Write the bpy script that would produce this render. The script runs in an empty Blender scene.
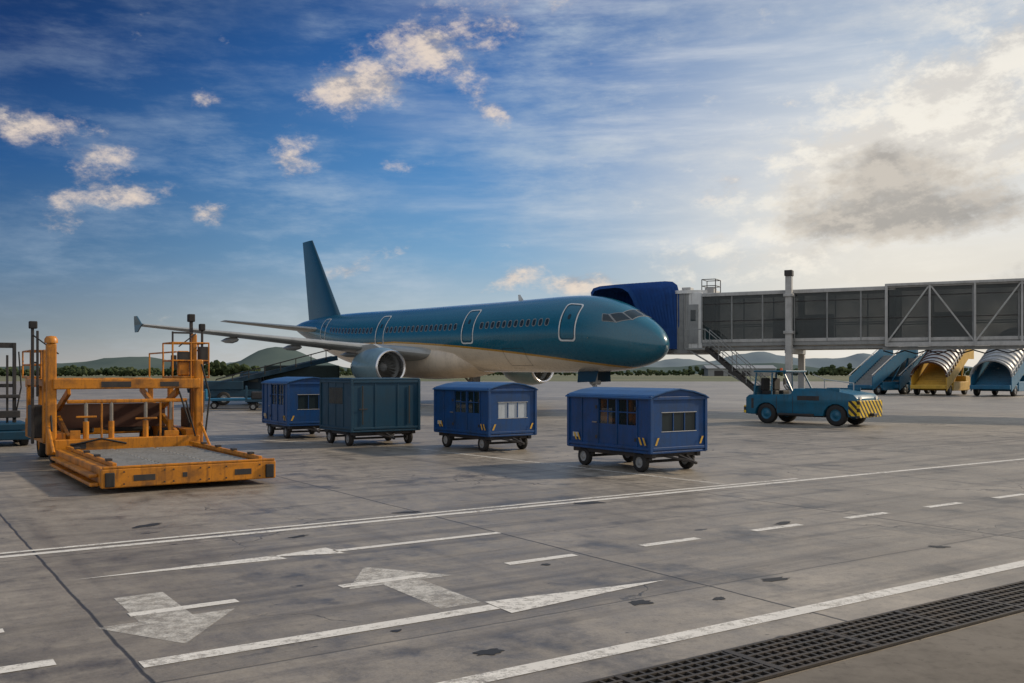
import bpy, bmesh, math, random
from mathutils import Vector, Matrix
from mathutils import noise as mn
random.seed(7)
scene=bpy.context.scene
rad=math.radians
# ------------------------------------------------------------------ materials
def new_mat(name):
    m=bpy.data.materials.new(name); m.use_nodes=True
    nt=m.node_tree; b=nt.nodes['Principled BSDF']
    return m,nt,b
def N(nt,t,**k):
    n=nt.nodes.new(t)
    for a,v in k.items(): setattr(n,a,v)
    return n
def mth(nt,op,a,b=None,c=None,clamp=False):
    n=nt.nodes.new('ShaderNodeMath'); n.operation=op; n.use_clamp=clamp
    for i,v in enumerate((a,b,c)):
        if v is None: continue
        if isinstance(v,(int,float)): n.inputs[i].default_value=v
        else: nt.links.new(v,n.inputs[i])
    return n.outputs[0]
def mixc(nt,f,a,b,mode='MIX'):
    n=nt.nodes.new('ShaderNodeMix'); n.data_type='RGBA'; n.blend_type=mode
    for s,v in ((n.inputs[0],f),(n.inputs[6],a),(n.inputs[7],b)):
        if isinstance(v,(int,float)): s.default_value=v
        elif isinstance(v,tuple): s.default_value=(v[0],v[1],v[2],1)
        else: nt.links.new(v,s)
    return n.outputs[2]
def noise(nt,vec,scale,detail=4,rough=.55):
    n=nt.nodes.new('ShaderNodeTexNoise'); n.inputs['Scale'].default_value=scale
    n.inputs['Detail'].default_value=detail; n.inputs['Roughness'].default_value=rough
    if vec is not None: nt.links.new(vec,n.inputs['Vector'])
    return n.outputs['Fac']
def mrange(nt,v,a,b,c=0,d=1,smooth=False):
    n=nt.nodes.new('ShaderNodeMapRange')
    if smooth: n.interpolation_type='SMOOTHSTEP'
    nt.links.new(v,n.inputs[0])
    for i,x in zip((1,2,3,4),(a,b,c,d)): n.inputs[i].default_value=x
    return n.outputs[0]
def paint(name,col,rough=.45,metal=0,dirt=.35,coat=0,scale=2.0,dcol=None,bump=0):
    m,nt,b=new_mat(name)
    tc=N(nt,'ShaderNodeTexCoord')
    n1=noise(nt,tc.outputs['Object'],scale,6,.65)
    mp=N(nt,'ShaderNodeMapping'); mp.inputs['Scale'].default_value=(6,6,.7)
    nt.links.new(tc.outputs['Object'],mp.inputs[0])
    n2=noise(nt,mp.outputs[0],scale,5,.7)
    f=mrange(nt,n1,.45,.72,0,dirt)
    f2=mrange(nt,n2,.5,.75,0,dirt)
    dc=dcol or tuple(c*.35+.012 for c in col)
    c=mixc(nt,f,col,dc); c=mixc(nt,f2,c,dc)
    n4=noise(nt,tc.outputs['Object'],scale*9,4,.7)
    c=mixc(nt,mrange(nt,n4,.60,.70,0,dirt*.9),c,dc)
    nt.links.new(c,b.inputs['Base Color'])
    r=mth(nt,'ADD',mth(nt,'MULTIPLY',n1,.25),rough-.12,clamp=True)
    nt.links.new(r,b.inputs['Roughness'])
    b.inputs['Metallic'].default_value=metal
    b.inputs['Coat Weight'].default_value=coat
    b.inputs['Coat Roughness'].default_value=.08
    if bump:
        bp=N(nt,'ShaderNodeBump'); bp.inputs['Strength'].default_value=bump; bp.inputs['Distance'].default_value=.02
        nt.links.new(n1,bp.inputs['Height']); nt.links.new(bp.outputs[0],b.inputs['Normal'])
    return m
M={}
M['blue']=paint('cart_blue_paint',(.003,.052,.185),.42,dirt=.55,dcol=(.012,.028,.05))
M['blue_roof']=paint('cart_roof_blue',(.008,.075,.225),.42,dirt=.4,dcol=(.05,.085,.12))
M['dkteal']=paint('dark_teal_paint',(.002,.042,.082),.45,dirt=.4,dcol=(.004,.022,.035))
M['tugblue']=paint('tug_blue_paint',(.005,.11,.20),.38,dirt=.45,dcol=(.015,.045,.06))
M['yellow']=paint('loader_yellow_paint',(.56,.205,.007),.42,dirt=.8,scale=2.2,dcol=(.10,.045,.015))
M['yel2']=paint('stair_yellow_paint',(.6,.36,.04),.5,dirt=.4)
M['black']=paint('black_rubber',(.012,.012,.013),.75,dirt=.3,dcol=(.06,.055,.05))
M['dark']=paint('dark_steel',(.022,.022,.024),.55,dirt=.4,dcol=(.08,.06,.045))
M['steel']=paint('roller_steel',(.30,.28,.25),.4,.6,dirt=.6,scale=3)
M['chrome']=paint('polished_metal',(.75,.75,.76),.25,1,dirt=.1)
M['white']=paint('white_paint',(.72,.72,.70),.45,dirt=.3)
M['grey']=paint('grey_paint',(.28,.29,.29),.5,dirt=.4)
M['lgrey']=paint('light_grey_panel',(.45,.45,.44),.45,dirt=.45)
M['nac']=paint('nacelle_paint',(.16,.25,.29),.3,dirt=.35,coat=.4,scale=1)
M['wing']=paint('wing_grey_paint',(.36,.37,.36),.35,dirt=.4,scale=.6)
M['stair_blue']=paint('stair_blue_paint',(.008,.12,.23),.45,dirt=.4)
M['canvas']=paint('bellows_blue_canvas',(.006,.065,.26),.8,dirt=.4)
M['green']=paint('green_tarp',(.012,.03,.03),.7,dirt=.4)
M['rust']=paint('rusty_brown_panel',(.07,.025,.012),.7,dirt=.5)
M['orange']=paint('orange_plastic',(.75,.12,.02),.5,dirt=.2)
M['curtain']=paint('translucent_sheet',(.45,.5,.55),.5,dirt=.3)
M['tar']=paint('tar_patch',(.02,.018,.016),.6,dirt=.4)
def glass(name,col,rough=.06,alpha=1):
    m,nt,b=new_mat(name); tc=N(nt,'ShaderNodeTexCoord')
    n=noise(nt,tc.outputs['Object'],1.2,3)
    c=mixc(nt,n,tuple(x*.7 for x in col),tuple(x*1.4 for x in col))
    nt.links.new(c,b.inputs['Base Color']); b.inputs['Roughness'].default_value=rough
    b.inputs['IOR'].default_value=1.55
    if alpha<1: nt.links.new(mrange(nt,noise(nt,tc.outputs['Object'],.6,4),.3,.7,alpha-.12,alpha+.12),b.inputs['Alpha'])
    return m
M['glass']=glass('dark_glass',(.02,.03,.035))
M['winglass']=glass('bridge_glass',(.010,.022,.026),.05,.62)
M['clearglass']=glass('clear_glass',(.05,.07,.08),.05,.3)
def hazard(name,ax1,ax2,k,s2=1,a=(.75,.5,.02),bcol=(.015,.015,.015)):
    m,nt,b=new_mat(name); tc=N(nt,'ShaderNodeTexCoord'); sp=N(nt,'ShaderNodeSeparateXYZ')
    nt.links.new(tc.outputs['Object'],sp.inputs[0])
    v=mth(nt,'ADD',sp.outputs[ax1],mth(nt,'MULTIPLY',sp.outputs[ax2],s2))
    v=mth(nt,'FRACT',mth(nt,'MULTIPLY',v,k)); f=mth(nt,'GREATER_THAN',v,.5)
    n=noise(nt,tc.outputs['Object'],5,5); d=mrange(nt,n,.45,.75,0,.5)
    c=mixc(nt,d,mixc(nt,f,a,bcol),(.08,.06,.04))
    nt.links.new(c,b.inputs['Base Color']); b.inputs['Roughness'].default_value=.5
    return m
M['haz_y']=hazard('hazard_stripes',1,2,3.6)
M['haz_f']=hazard('hazard_stripes_side',0,2,3.6)
# ------------------------------------------------------------------ geometry helpers
def link(o,parent=None):
    scene.collection.objects.link(o)
    if parent: o.parent=parent
    return o
def empty(name,loc=(0,0,0),ang=0):
    e=bpy.data.objects.new(name,None); e.location=loc; e.rotation_euler=(0,0,ang); e.empty_display_size=.5
    scene.collection.objects.link(e); return e
def mesh(name,verts,faces,mat,parent=None,smooth=False):
    me=bpy.data.meshes.new(name); me.from_pydata([tuple(v) for v in verts],[],faces); me.update()
    if isinstance(mat,str): mat=M[mat]
    me.materials.append(mat)
    bm=bmesh.new(); bm.from_mesh(me); bmesh.ops.recalc_face_normals(bm,faces=bm.faces); bm.to_mesh(me); bm.free()
    if smooth:
        for p in me.polygons: p.use_smooth=True
    return link(bpy.data.objects.new(name,me),parent)
def bmobj(name,bm,mat,parent,smooth=False,auto=False):
    me=bpy.data.meshes.new(name); bm.to_mesh(me); bm.free()
    if isinstance(mat,str): mat=M[mat]
    me.materials.append(mat)
    if smooth:
        for p in me.polygons: p.use_smooth=True
    if auto:
        me.set_sharp_from_angle(angle=rad(35))
    return link(bpy.data.objects.new(name,me),parent)
def addbox(bm,c,s,rot=None,bev=0):
    mat=Matrix.Translation(c)@(rot.to_4x4() if rot else Matrix.Identity(4))@Matrix.Diagonal((s[0],s[1],s[2],1))
    r=bmesh.ops.create_cube(bm,size=1,matrix=mat)
    if bev:
        es=list({e for v in r['verts'] for e in v.link_edges})
        bmesh.ops.bevel(bm,geom=es,offset=bev,segments=2,affect='EDGES',profile=.5)
def boxes(name,parent,mat,lst,bev=.008):
    bm=bmesh.new()
    for b in lst:
        s=(b[1]-b[0],b[3]-b[2],b[5]-b[4])
        addbox(bm,((b[0]+b[1])/2,(b[2]+b[3])/2,(b[4]+b[5])/2),s,None,min(bev,min(map(abs,s))*.3))
    return bmobj(name,bm,mat,parent)
def addcyl(bm,p1,p2,r,seg=12,r2=None,caps=True):
    p1=Vector(p1);p2=Vector(p2);d=p2-p1
    q=d.to_track_quat('Z','Y').to_matrix().to_4x4()
    bmesh.ops.create_cone(bm,cap_ends=caps,segments=seg,radius1=r,radius2=r if r2 is None else r2,depth=d.length,matrix=Matrix.Translation((p1+p2)/2)@q)
def cyls(name,parent,mat,lst,seg=12):
    bm=bmesh.new()
    for c in lst: addcyl(bm,c[0],c[1],c[2],seg)
    return bmobj(name,bm,mat,parent,True,True)
def beams(name,parent,mat,lst,):
    bm=bmesh.new()
    for p1,p2,w,h in lst:
        p1=Vector(p1);p2=Vector(p2);d=p2-p1
        q=d.to_track_quat('Y','Z').to_matrix()
        addbox(bm,(p1+p2)/2,(w,d.length,h),q,min(w,h)*.12)
    return bmobj(name,bm,mat,parent)
def lathe(name,parent,mat,prof,org,axis='X',seg=40):
    vs=[];fs=[]
    for (a,r) in prof:
        for i in range(seg):
            t=2*math.pi*i/seg
            if axis=='X': vs.append((org[0]+a,org[1]+r*math.cos(t),org[2]+r*math.sin(t)))
            elif axis=='Y': vs.append((org[0]+r*math.cos(t),org[1]+a,org[2]+r*math.sin(t)))
            else: vs.append((org[0]+r*math.cos(t),org[1]+r*math.sin(t),org[2]+a))
    for k in range(len(prof)-1):
        for i in range(seg):
            j=(i+1)%seg; fs.append((k*seg+i,k*seg+j,(k+1)*seg+j,(k+1)*seg+i))
    return mesh(name,vs,fs,mat,parent,True)
def wheel(parent,c,r,w,axis='Y',name='wheel',hub='grey'):
    pr=[(-w/2,r*.55),(-w/2,r*.88),(-w*.38,r*.98),(0,r),(w*.38,r*.98),(w/2,r*.88),(w/2,r*.55)]
    lathe(name+'_tyre',parent,'black',pr,c,axis,28)
    pr=[(-w*.5,.001),(-w*.5,r*.2),(-w*.36,r*.28),(-w*.38,r*.5),(-w*.47,r*.57),(w*.47,r*.57),(w*.38,r*.5),(w*.36,r*.28),(w*.5,r*.2),(w*.5,.001)]
    lathe(name+'_hub',parent,hub,pr,c,axis,20)
def wall(name,parent,mat,p0,ax,length,h,th,holes):
    ax=Vector(ax);nrm=Vector((-ax.y,ax.x,0))
    xs=sorted({0,length,*[v for q in holes for v in q[:2]]}); zs=sorted({0,h,*[v for q in holes for v in q[2:]]})
    vs=[];fs=[]
    for i in range(len(xs)-1):
        for j in range(len(zs)-1):
            cx=(xs[i]+xs[i+1])/2;cz=(zs[j]+zs[j+1])/2
            if any(q[0]<cx<q[1] and q[2]<cz<q[3] for q in holes): continue
            b=len(vs)
            for t in (0,th):
                for (a,z) in ((xs[i],zs[j]),(xs[i+1],zs[j]),(xs[i+1],zs[j+1]),(xs[i],zs[j+1])):
                    vs.append(Vector(p0)+ax*a+nrm*t+Vector((0,0,z)))
            fs+=[(b,b+1,b+2,b+3),(b+7,b+6,b+5,b+4),(b,b+4,b+5,b+1),(b+1,b+5,b+6,b+2),(b+2,b+6,b+7,b+3),(b+3,b+7,b+4,b)]
    return mesh(name,vs,fs,mat,parent)
RA=rad(34); Rv=Vector((math.cos(RA),math.sin(RA),0)); Pv=Vector((-math.sin(RA),math.cos(RA),0))
# ------------------------------------------------------------------ ground
def ground_mats():
    m,nt,b=new_mat('apron_concrete'); tc=N(nt,'ShaderNodeTexCoord')
    mp=N(nt,'ShaderNodeMapping'); mp.inputs['Rotation'].default_value=(0,0,-RA); nt.links.new(tc.outputs['Object'],mp.inputs[0])
    P=mp.outputs[0]
    sp=N(nt,'ShaderNodeSeparateXYZ'); nt.links.new(P,sp.inputs[0])
    wob=noise(nt,P,1.5,3)
    w=mth(nt,'MULTIPLY',mth(nt,'SUBTRACT',wob,.5),.05)
    us=mth(nt,'DIVIDE',mth(nt,'ADD',mth(nt,'SUBTRACT',sp.outputs[0],1.5),w),5.0)
    ut=mth(nt,'DIVIDE',mth(nt,'ADD',mth(nt,'SUBTRACT',sp.outputs[1],1.35),w),5.0)
    def joint(u,wd):
        f=mth(nt,'ABSOLUTE',mth(nt,'SUBTRACT',mth(nt,'FRACT',mth(nt,'ADD',u,.5)),.5))
        return mrange(nt,f,wd*.5,wd*1.4,1,0)
    j=mth(nt,'MAXIMUM',joint(us,.0030),mth(nt,'MULTIPLY',joint(ut,.0024),.7))
    cx=N(nt,'ShaderNodeCombineXYZ'); nt.links.new(mth(nt,'FLOOR',us),cx.inputs[0]); nt.links.new(mth(nt,'FLOOR',ut),cx.inputs[1])
    wn=N(nt,'ShaderNodeTexWhiteNoise'); wn.noise_dimensions='2D'; nt.links.new(cx.outputs[0],wn.inputs['Vector'])
    slab=mrange(nt,wn.outputs['Value'],0,1,.84,1.12)
    n1=noise(nt,P,.30,7,.62); n2=noise(nt,P,2.6,9,.72); n3=noise(nt,P,45,4,.7)
    c=mixc(nt,mrange(nt,n1,.3,.7),(.17,.148,.118),(.37,.325,.265))
    c=mixc(nt,mrange(nt,n2,.38,.68,0,.75),c,(.12,.102,.080))
    c=mixc(nt,mrange(nt,n3,.3,.7,0,.25),c,(.44,.39,.33))
    n5=noise(nt,P,14,6,.75); c=mixc(nt,mrange(nt,n5,.52,.70,0,.45),c,(.085,.073,.058))
    vm=N(nt,'ShaderNodeVectorMath',operation='SCALE'); nt.links.new(c,vm.inputs[0]); nt.links.new(slab,vm.inputs['Scale'])
    c=vm.outputs[0]
    ms=N(nt,'ShaderNodeMapping'); ms.inputs['Scale'].default_value=(.06,1.3,1); nt.links.new(P,ms.inputs[0])
    st=noise(nt,ms.outputs[0],1.6,6,.65)
    c=mixc(nt,mrange(nt,st,.50,.68,0,.65),c,(.075,.064,.052))
    ms2=N(nt,'ShaderNodeMapping'); ms2.inputs['Scale'].default_value=(1.3,.07,1); ms2.inputs['Rotation'].default_value=(0,0,.2); nt.links.new(P,ms2.inputs[0])
    st2=noise(nt,ms2.outputs[0],1.1,6,.65)
    c=mixc(nt,mrange(nt,st2,.54,.72,0,.5),c,(.08,.069,.056))
    o=noise(nt,P,.8,8,.68)
    stain=mrange(nt,o,.54,.66,0,.75)
    c=mixc(nt,stain,c,(.05,.043,.035))
    ms3=N(nt,'ShaderNodeMapping'); ms3.inputs['Scale'].default_value=(1,2.4,1); ms3.inputs['Location'].default_value=(3.3,1.7,0); nt.links.new(P,ms3.inputs[0])
    o2=noise(nt,ms3.outputs[0],1.7,4,.55)
    c=mixc(nt,mrange(nt,o2,.695,.715,0,.85),c,(.02,.018,.016))
    o3=noise(nt,ms3.outputs[0],5.5,3,.5)
    c=mixc(nt,mrange(nt,o3,.74,.76,0,.75),c,(.03,.027,.023))
    vo=N(nt,'ShaderNodeTexVoronoi',feature='DISTANCE_TO_EDGE'); vo.inputs['Scale'].default_value=.22
    dm=N(nt,'ShaderNodeVectorMath',operation='ADD'); nz=N(nt,'ShaderNodeTexNoise'); nz.inputs['Scale'].default_value=1.2; nz.inputs['Detail'].default_value=6
    nt.links.new(P,nz.inputs['Vector']); nt.links.new(P,dm.inputs[0]); nt.links.new(nz.outputs['Color'],dm.inputs[1]); nt.links.new(dm.outputs[0],vo.inputs['Vector'])
    cr=mth(nt,'MULTIPLY',mrange(nt,vo.outputs['Distance'],.0012,.004,1,0),mrange(nt,n1,.5,.56))
    c=mixc(nt,mth(nt,'MULTIPLY',cr,.7),c,(.03,.028,.025))
    c=mixc(nt,mth(nt,'MULTIPLY',j,.88),c,(.022,.02,.018))
    nt.links.new(c,b.inputs['Base Color'])
    r=mth(nt,'SUBTRACT',mrange(nt,n2,.3,.7,.58,.36),mth(nt,'MULTIPLY',stain,.12)); nt.links.new(r,b.inputs['Roughness'])
    bp=N(nt,'ShaderNodeBump'); bp.inputs['Strength'].default_value=.35; bp.inputs['Distance'].default_value=.01
    hh=mth(nt,'SUBTRACT',mth(nt,'ADD',n2,mth(nt,'MULTIPLY',n3,.5)),mth(nt,'MULTIPLY',mth(nt,'MAXIMUM',j,cr),2))
    nt.links.new(hh,bp.inputs['Height']); nt.links.new(bp.outputs[0],b.inputs['Normal'])
    M['concrete']=m
    m,nt,b=new_mat('grass_field'); tc=N(nt,'ShaderNodeTexCoord')
    n1=noise(nt,tc.outputs['Object'],.01,6); n2=noise(nt,tc.outputs['Object'],.3,6)
    c=mixc(nt,mrange(nt,n1,.35,.65),(.06,.085,.035),(.16,.15,.08)); c=mixc(nt,mrange(nt,n2,.4,.7,0,.5),c,(.05,.06,.025))
    nt.links.new(c,b.inputs['Base Color']); b.inputs['Roughness'].default_value=.95; M['grass']=m
    for nm,lo,hi,col in (('paint_line',.34,.50,(.80,.77,.71)),('paint_worn',.40,.60,(.70,.67,.61))):
        m,nt,b=new_mat('marking_'+nm); tc=N(nt,'ShaderNodeTexCoord')
        n1=noise(nt,tc.outputs['Object'],9,8,.75); n2=noise(nt,tc.outputs['Object'],1.4,4,.6)
        a=mth(nt,'ADD',mth(nt,'MULTIPLY',n1,.6),mth(nt,'MULTIPLY',n2,.4))
        n3=noise(nt,tc.outputs['Object'],60,3,.7)
        a=mth(nt,'ADD',a,mth(nt,'MULTIPLY',mth(nt,'SUBTRACT',n3,.5),.25))
        f=mrange(nt,a,lo,hi,.12,.97)
        c=mixc(nt,mrange(nt,n2,.3,.8),col,tuple(x*.7 for x in col)); nt.links.new(c,b.inputs['Base Color'])
        b.inputs['Roughness'].default_value=.6
        nt.links.new(f,b.inputs['Alpha'])
        M[nm]=m
ground_mats()
def sheet(name,pts,z,mat):
    return mesh(name,[(p[0],p[1],z) for p in pts],[tuple(range(len(pts)))],mat)
def st(s,t,z=0): v=Rv*s+Pv*t; return (v.x,v.y,z)
sheet('ground',[(-6000,-600),(6000,-600),(6000,9000),(-6000,9000)],0,'grass')
sheet('apron',[(-500,-60),(500,-60),(500,215),(-500,235)],.004,'concrete')
def marks(name,quads,mat,z=.008):
    vs=[];fs=[]
    for q in quads:
        b=len(vs); vs+=[st(s,t,z) for s,t in q]; fs.append(tuple(range(b,b+len(q))))
    return mesh(name,vs,fs,mat)
def seg(s0,s1,t,w): return [(s0,t-w/2),(s1,t-w/2),(s1,t+w/2),(s0,t+w/2)]
marks('lane_line',[seg(-20,120,11.62,.13),seg(-20,14.5,11.86,.09)],'paint_line')
marks('lane_line',[seg(-6,60,5.25,.17)],'paint_line')
marks('taxi_line',[[(12.6,11.95),(12.75,11.95),(12.0,22),(11.85,22)],[(11.85,22.01),(12.0,22.01),(4.6,40),(4.4,40)],seg(-30,60,33,.14),seg(-40,80,47,.16)],'paint_worn')
marks('lane_dashes',[seg(5.5+1.87*i,6.4+1.87*i,8.25,.13) for i in range(-3,22) if i not in (-3,)]+[seg(-.1,.85,8.3,.13),seg(-1.2,1.05,7.2,.16)],'paint_line')
marks('direction_arrow',[seg(1.53,4.41,6.80,.17),[(4.41,6.54),(4.43,6.99),(6.35,6.76)]],'paint_line')
marks('direction_arrow',[[(1.63,9.95),(3.7,9.80),(3.66,10.05)],seg(4.3,6.5,9.93,.12),[(3.55,10.02),(4.3,10.18),(4.35,9.74)]],'paint_line')
marks('direction_arrow',[[(1.45,7.98),(1.92,7.15),(2.55,7.98)],[(1.78,7.98),(2.2,7.98),(2.2,8.95),(1.78,8.95)]],'paint_worn',.0065)
marks('direction_arrow',[[(3.65,8.1),(4.75,8.1),(4.2,8.95)],[(4.0,7.0),(4.4,7.0),(4.4,8.1),(4.0,8.1)]],'paint_worn',.0065)
# tar repairs
vs=[];fs=[]
for (x,yy,a,b_) in ((1.11,8.26,.13,.05),(2.54,9.18,.16,.05),(-.157,6.79,.12,.04),(1.83,8.4,.07,.03),(.35,9.9,.06,.03),(-.9,7.35,.05,.02),(3.6,12.6,.2,.06),(-1.5,13.6,.2,.05),(4.9,10.9,.12,.04),(-4.8,12.4,.25,.07),(1.2,14.6,.3,.07),(-2.6,11.6,.14,.04)):
    b0=len(vs);n=18;ra=random.uniform(0,1)
    for i in range(n):
        t=2*math.pi*i/n; k=random.uniform(.6,1.2); vs.append((x+a*k*math.cos(t)*math.cos(ra)-b_*k*math.sin(t)*math.sin(ra),yy+a*k*math.cos(t)*math.sin(ra)+b_*k*math.sin(t)*math.cos(ra)*2,.0072))
    fs.append(tuple(range(b0,b0+n)))
mesh('tar_patches',vs,fs,'tar')
sheet('drain_dark_sheet',[st(-6,4.2)[:2],st(40,4.2)[:2],st(40,4.76)[:2],st(-6,4.76)[:2]],.008,M['black'])  # flat black sheet; its colour stands in for the pit's darkness under the bars
g=empty('drain_grate',(0,0,0),RA)
M['iron']=paint('cast_iron',(.045,.04,.035),.6,.3,dirt=.6,dcol=(.10,.075,.055))
boxes('rails',g,'iron',[(-6,40,t,t+.026,.01,.03) for t in (4.19,4.28,4.373,4.466,4.56,4.65,4.74)],.002)
bm=bmesh.new()
k=-5.9
while k<24:
    addbox(bm,(k,4.47,.019),(.018,.54,.016)); k+=.085
bmobj('bars',bm,'iron',g)
boxes('frames',g,'iron',[(s,s+.05,4.2,4.76,.01,.032) for s in range(-5,40,1)],.002)
sheet('pavement',[st(-10,-30)[:2],st(60,-30)[:2],st(60,4.17)[:2],st(-10,4.17)[:2]],.008,paint('pavement_concrete',(.15,.13,.105),.8,dirt=.7,scale=1.2,bump=.3,dcol=(.06,.05,.04)))
# ------------------------------------------------------------------ aircraft
TAB=[(0,.0,3.36),(.06,.24,3.365),(.2,.46,3.38),(.5,.75,3.43),(.9,1.0,3.5),(1.4,1.23,3.585),(2.0,1.45,3.69),(2.7,1.66,3.81),(3.5,1.83,3.92),(4.5,1.965,4.02),(5.8,2.045,4.08),(7.5,2.07,4.1),(12,2.07,4.12),(18,2.07,4.18),(24,2.07,4.26),(28,2.04,4.36),(31,1.86,4.58),(34,1.5,4.93),(37,1.02,5.3),(39.5,.55,5.58),(40.6,.28,5.68)]
def interp(L,k):
    n=len(TAB)
    if L<=0: return TAB[0][k]
    for i in range(n-1):
        if L<=TAB[i+1][0]:
            x0,x1=TAB[i][0],TAB[i+1][0]; y0,y1=TAB[i][k],TAB[i+1][k]
            def sl(a):
                if a<=0: return (TAB[1][k]-TAB[0][k])/(TAB[1][0]-TAB[0][0])
                if a>=n-1: return (TAB[n-1][k]-TAB[n-2][k])/(TAB[n-1][0]-TAB[n-2][0])
                d0=(TAB[a][k]-TAB[a-1][k])/(TAB[a][0]-TAB[a-1][0]); d1=(TAB[a+1][k]-TAB[a][k])/(TAB[a+1][0]-TAB[a][0])
                return 0 if d0*d1<=0 else 2*d0*d1/(d0+d1)
            h=x1-x0;t=(L-x0)/h
            return (2*t**3-3*t*t+1)*y0+(t**3-2*t*t+t)*h*sl(i)+(-2*t**3+3*t*t)*y1+(t**3-t*t)*h*sl(i+1)
    return TAB[-1][k]
def FS(L,ph,off=0):
    r=interp(L,1)+off; return (L,r*math.cos(ph),interp(L,2)+r*math.sin(ph))
def fuselage_mat():
    m,nt,b=new_mat('fuselage_paint'); tc=N(nt,'ShaderNodeTexCoord'); sp=N(nt,'ShaderNodeSeparateXYZ')
    nt.links.new(tc.outputs['Object'],sp.inputs[0]); L=sp.outputs[0]; z=sp.outputs[2]
    Lm=mth(nt,'MINIMUM',L,22)
    zl=mth(nt,'ADD',mth(nt,'ADD',mth(nt,'MULTIPLY',Lm,.14),1.93),mth(nt,'MULTIPLY',mth(nt,'MULTIPLY',Lm,Lm),-.0022))
    d=mth(nt,'SUBTRACT',z,zl)
    n=noise(nt,tc.outputs['Object'],.5,5,.6); n2=noise(nt,tc.outputs['Object'],4,6,.7)
    teal=mixc(nt,n,(.002,.088,.145),(.003,.13,.20))
    cream=mixc(nt,mrange(nt,n2,.4,.75,0,.4),(.80,.68,.52),(.45,.36,.25))
    c=mixc(nt,mth(nt,'GREATER_THAN',d,0),cream,(.55,.28,.03))
    c=mixc(nt,mth(nt,'GREATER_THAN',d,.11),c,teal)
    fl=mth(nt,'ABSOLUTE',mth(nt,'SUBTRACT',mth(nt,'FRACT',mth(nt,'DIVIDE',L,2.65)),.5))
    c=mixc(nt,mrange(nt,fl,.001,.004,.35,0),c,(.01,.03,.04))
    nt.links.new(c,b.inputs['Base Color'])
    nt.links.new(mrange(nt,n2,.2,.8,.2,.36),b.inputs['Roughness'])
    b.inputs['Coat Weight'].default_value=.8; b.inputs['Coat Roughness'].default_value=.10
    bp=N(nt,'ShaderNodeBump'); bp.inputs['Strength'].default_value=.12; bp.inputs['Distance'].default_value=.02
    nt.links.new(n,bp.inputs['Height']); nt.links.new(bp.outputs[0],b.inputs['Normal'])
    return m
M['fus']=fuselage_mat()
M['teal']=paint('tail_teal_paint',(.003,.06,.105),.3,dirt=.15,coat=.5,scale=.6)
AP=empty('passenger_jet',(7.46,46,0),rad(128))
Ls=[0,.02,.06,.12,.2,.3,.42,.56,.72,.9,1.1,1.3,1.5,1.75,2.0,2.3,2.6,3.0,3.4,3.8,4.3,4.8,5.4,6,6.8,7.5]+[8+i*.75 for i in range(44)]+[40.6]
SG=96
vs=[];fs=[]
for L in Ls:
    for i in range(SG): vs.append(FS(L,2*math.pi*i/SG))
for k in range(len(Ls)-1):
    for i in range(SG):
        j=(i+1)%SG; fs.append((k*SG+i,k*SG+j,(k+1)*SG+j,(k+1)*SG+i))
fs.append(tuple(range((len(Ls)-1)*SG,len(Ls)*SG)))
mesh('fuselage',vs,fs,'fus',AP,True)
def rrect(w,h,r,n=5):
    o=[]
    for cx,cy,a0 in ((w/2-r,h/2-r,0),(-w/2+r,h/2-r,90),(-w/2+r,-h/2+r,180),(w/2-r,-h/2+r,270)):
        for i in range(n+1):
            a=rad(a0+90*i/n); o.append((cx+r*math.cos(a),cy+r*math.sin(a)))
    return o
def densify(loop,step=.12):
    o=[]
    for i,p in enumerate(loop):
        q=loop[(i+1)%len(loop)]; d=math.hypot(q[0]-p[0],q[1]-p[1]); n=max(1,int(d/step))
        for k in range(n): o.append((p[0]+(q[0]-p[0])*k/n,p[1]+(q[1]-p[1])*k/n))
    return o
def fus_ring(lst,name,mat,off):
    vs=[];fs=[]
    for (Lc,ph,w,h,r,th,side) in lst:
        lo=densify(rrect(w,h,r)); b=len(vs); n=len(lo)
        for sc in (0,1):
            for (x,y) in lo:
                kx=1-sc*2*th/w; ky=1-sc*2*th/h
                p=FS(Lc+x*kx,ph+y*ky/2.07,off); vs.append((p[0],p[1]*side,p[2]))
        for i in range(n):
            j=(i+1)%n; fs.append((b+i,b+j,b+n+j,b+n+i))
    return mesh(name,vs,fs,mat,AP)
def fus_fill(lst,name,mat,off):
    vs=[];fs=[]
    for (Lc,ph,w,h,r,side) in lst:
        lo=rrect(w,h,r,3); b=len(vs)
        for (x,y) in lo:
            p=FS(Lc+x,ph+y/2.07,off); vs.append((p[0],p[1]*side,p[2]))
        fs.append(tuple(range(b,b+len(lo))))
    return mesh(name,vs,fs,mat,AP)
doors=[(5.0,1.0),(13.75,1.0),(23.9,.9),(33.0,.85)]
fus_ring([(L,rad(19),w+.22,2.25,.22,.085,s) for L,w in doors for s in (1,-1)],'door_outlines','white',.012)
fus_ring([(L,rad(19),w,2.0,.18,.02,s) for L,w in doors for s in (1,-1)],'door_gaps','dark',.010)
fus_fill([(L,rad(25),.2,.3,.09,s) for L,w in doors for s in (1,-1)],'door_windows','glass',.014)
wl=[];L=6.6
while L<32:
    if all(abs(L-d[0])>.85 for d in doors):
        wl+= [(L,rad(17),.25,.36,.11,1),(L,rad(17),.25,.36,.11,-1)]
    L+=.53
fus_fill(wl,'cabin_windows','glass',.012)
fus_ring([(a,b,c+.07,d+.07,e+.02,.035,s) for a,b,c,d,e,s in wl],'cabin_window_frames','grey',.008)
fus_ring([(9.6,rad(-38),1.9,1.25,.1,.02,1),(26.5,rad(-30),1.8,1.2,.1,.02,1)],'cargo_door_gaps','dark',.010)
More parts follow.
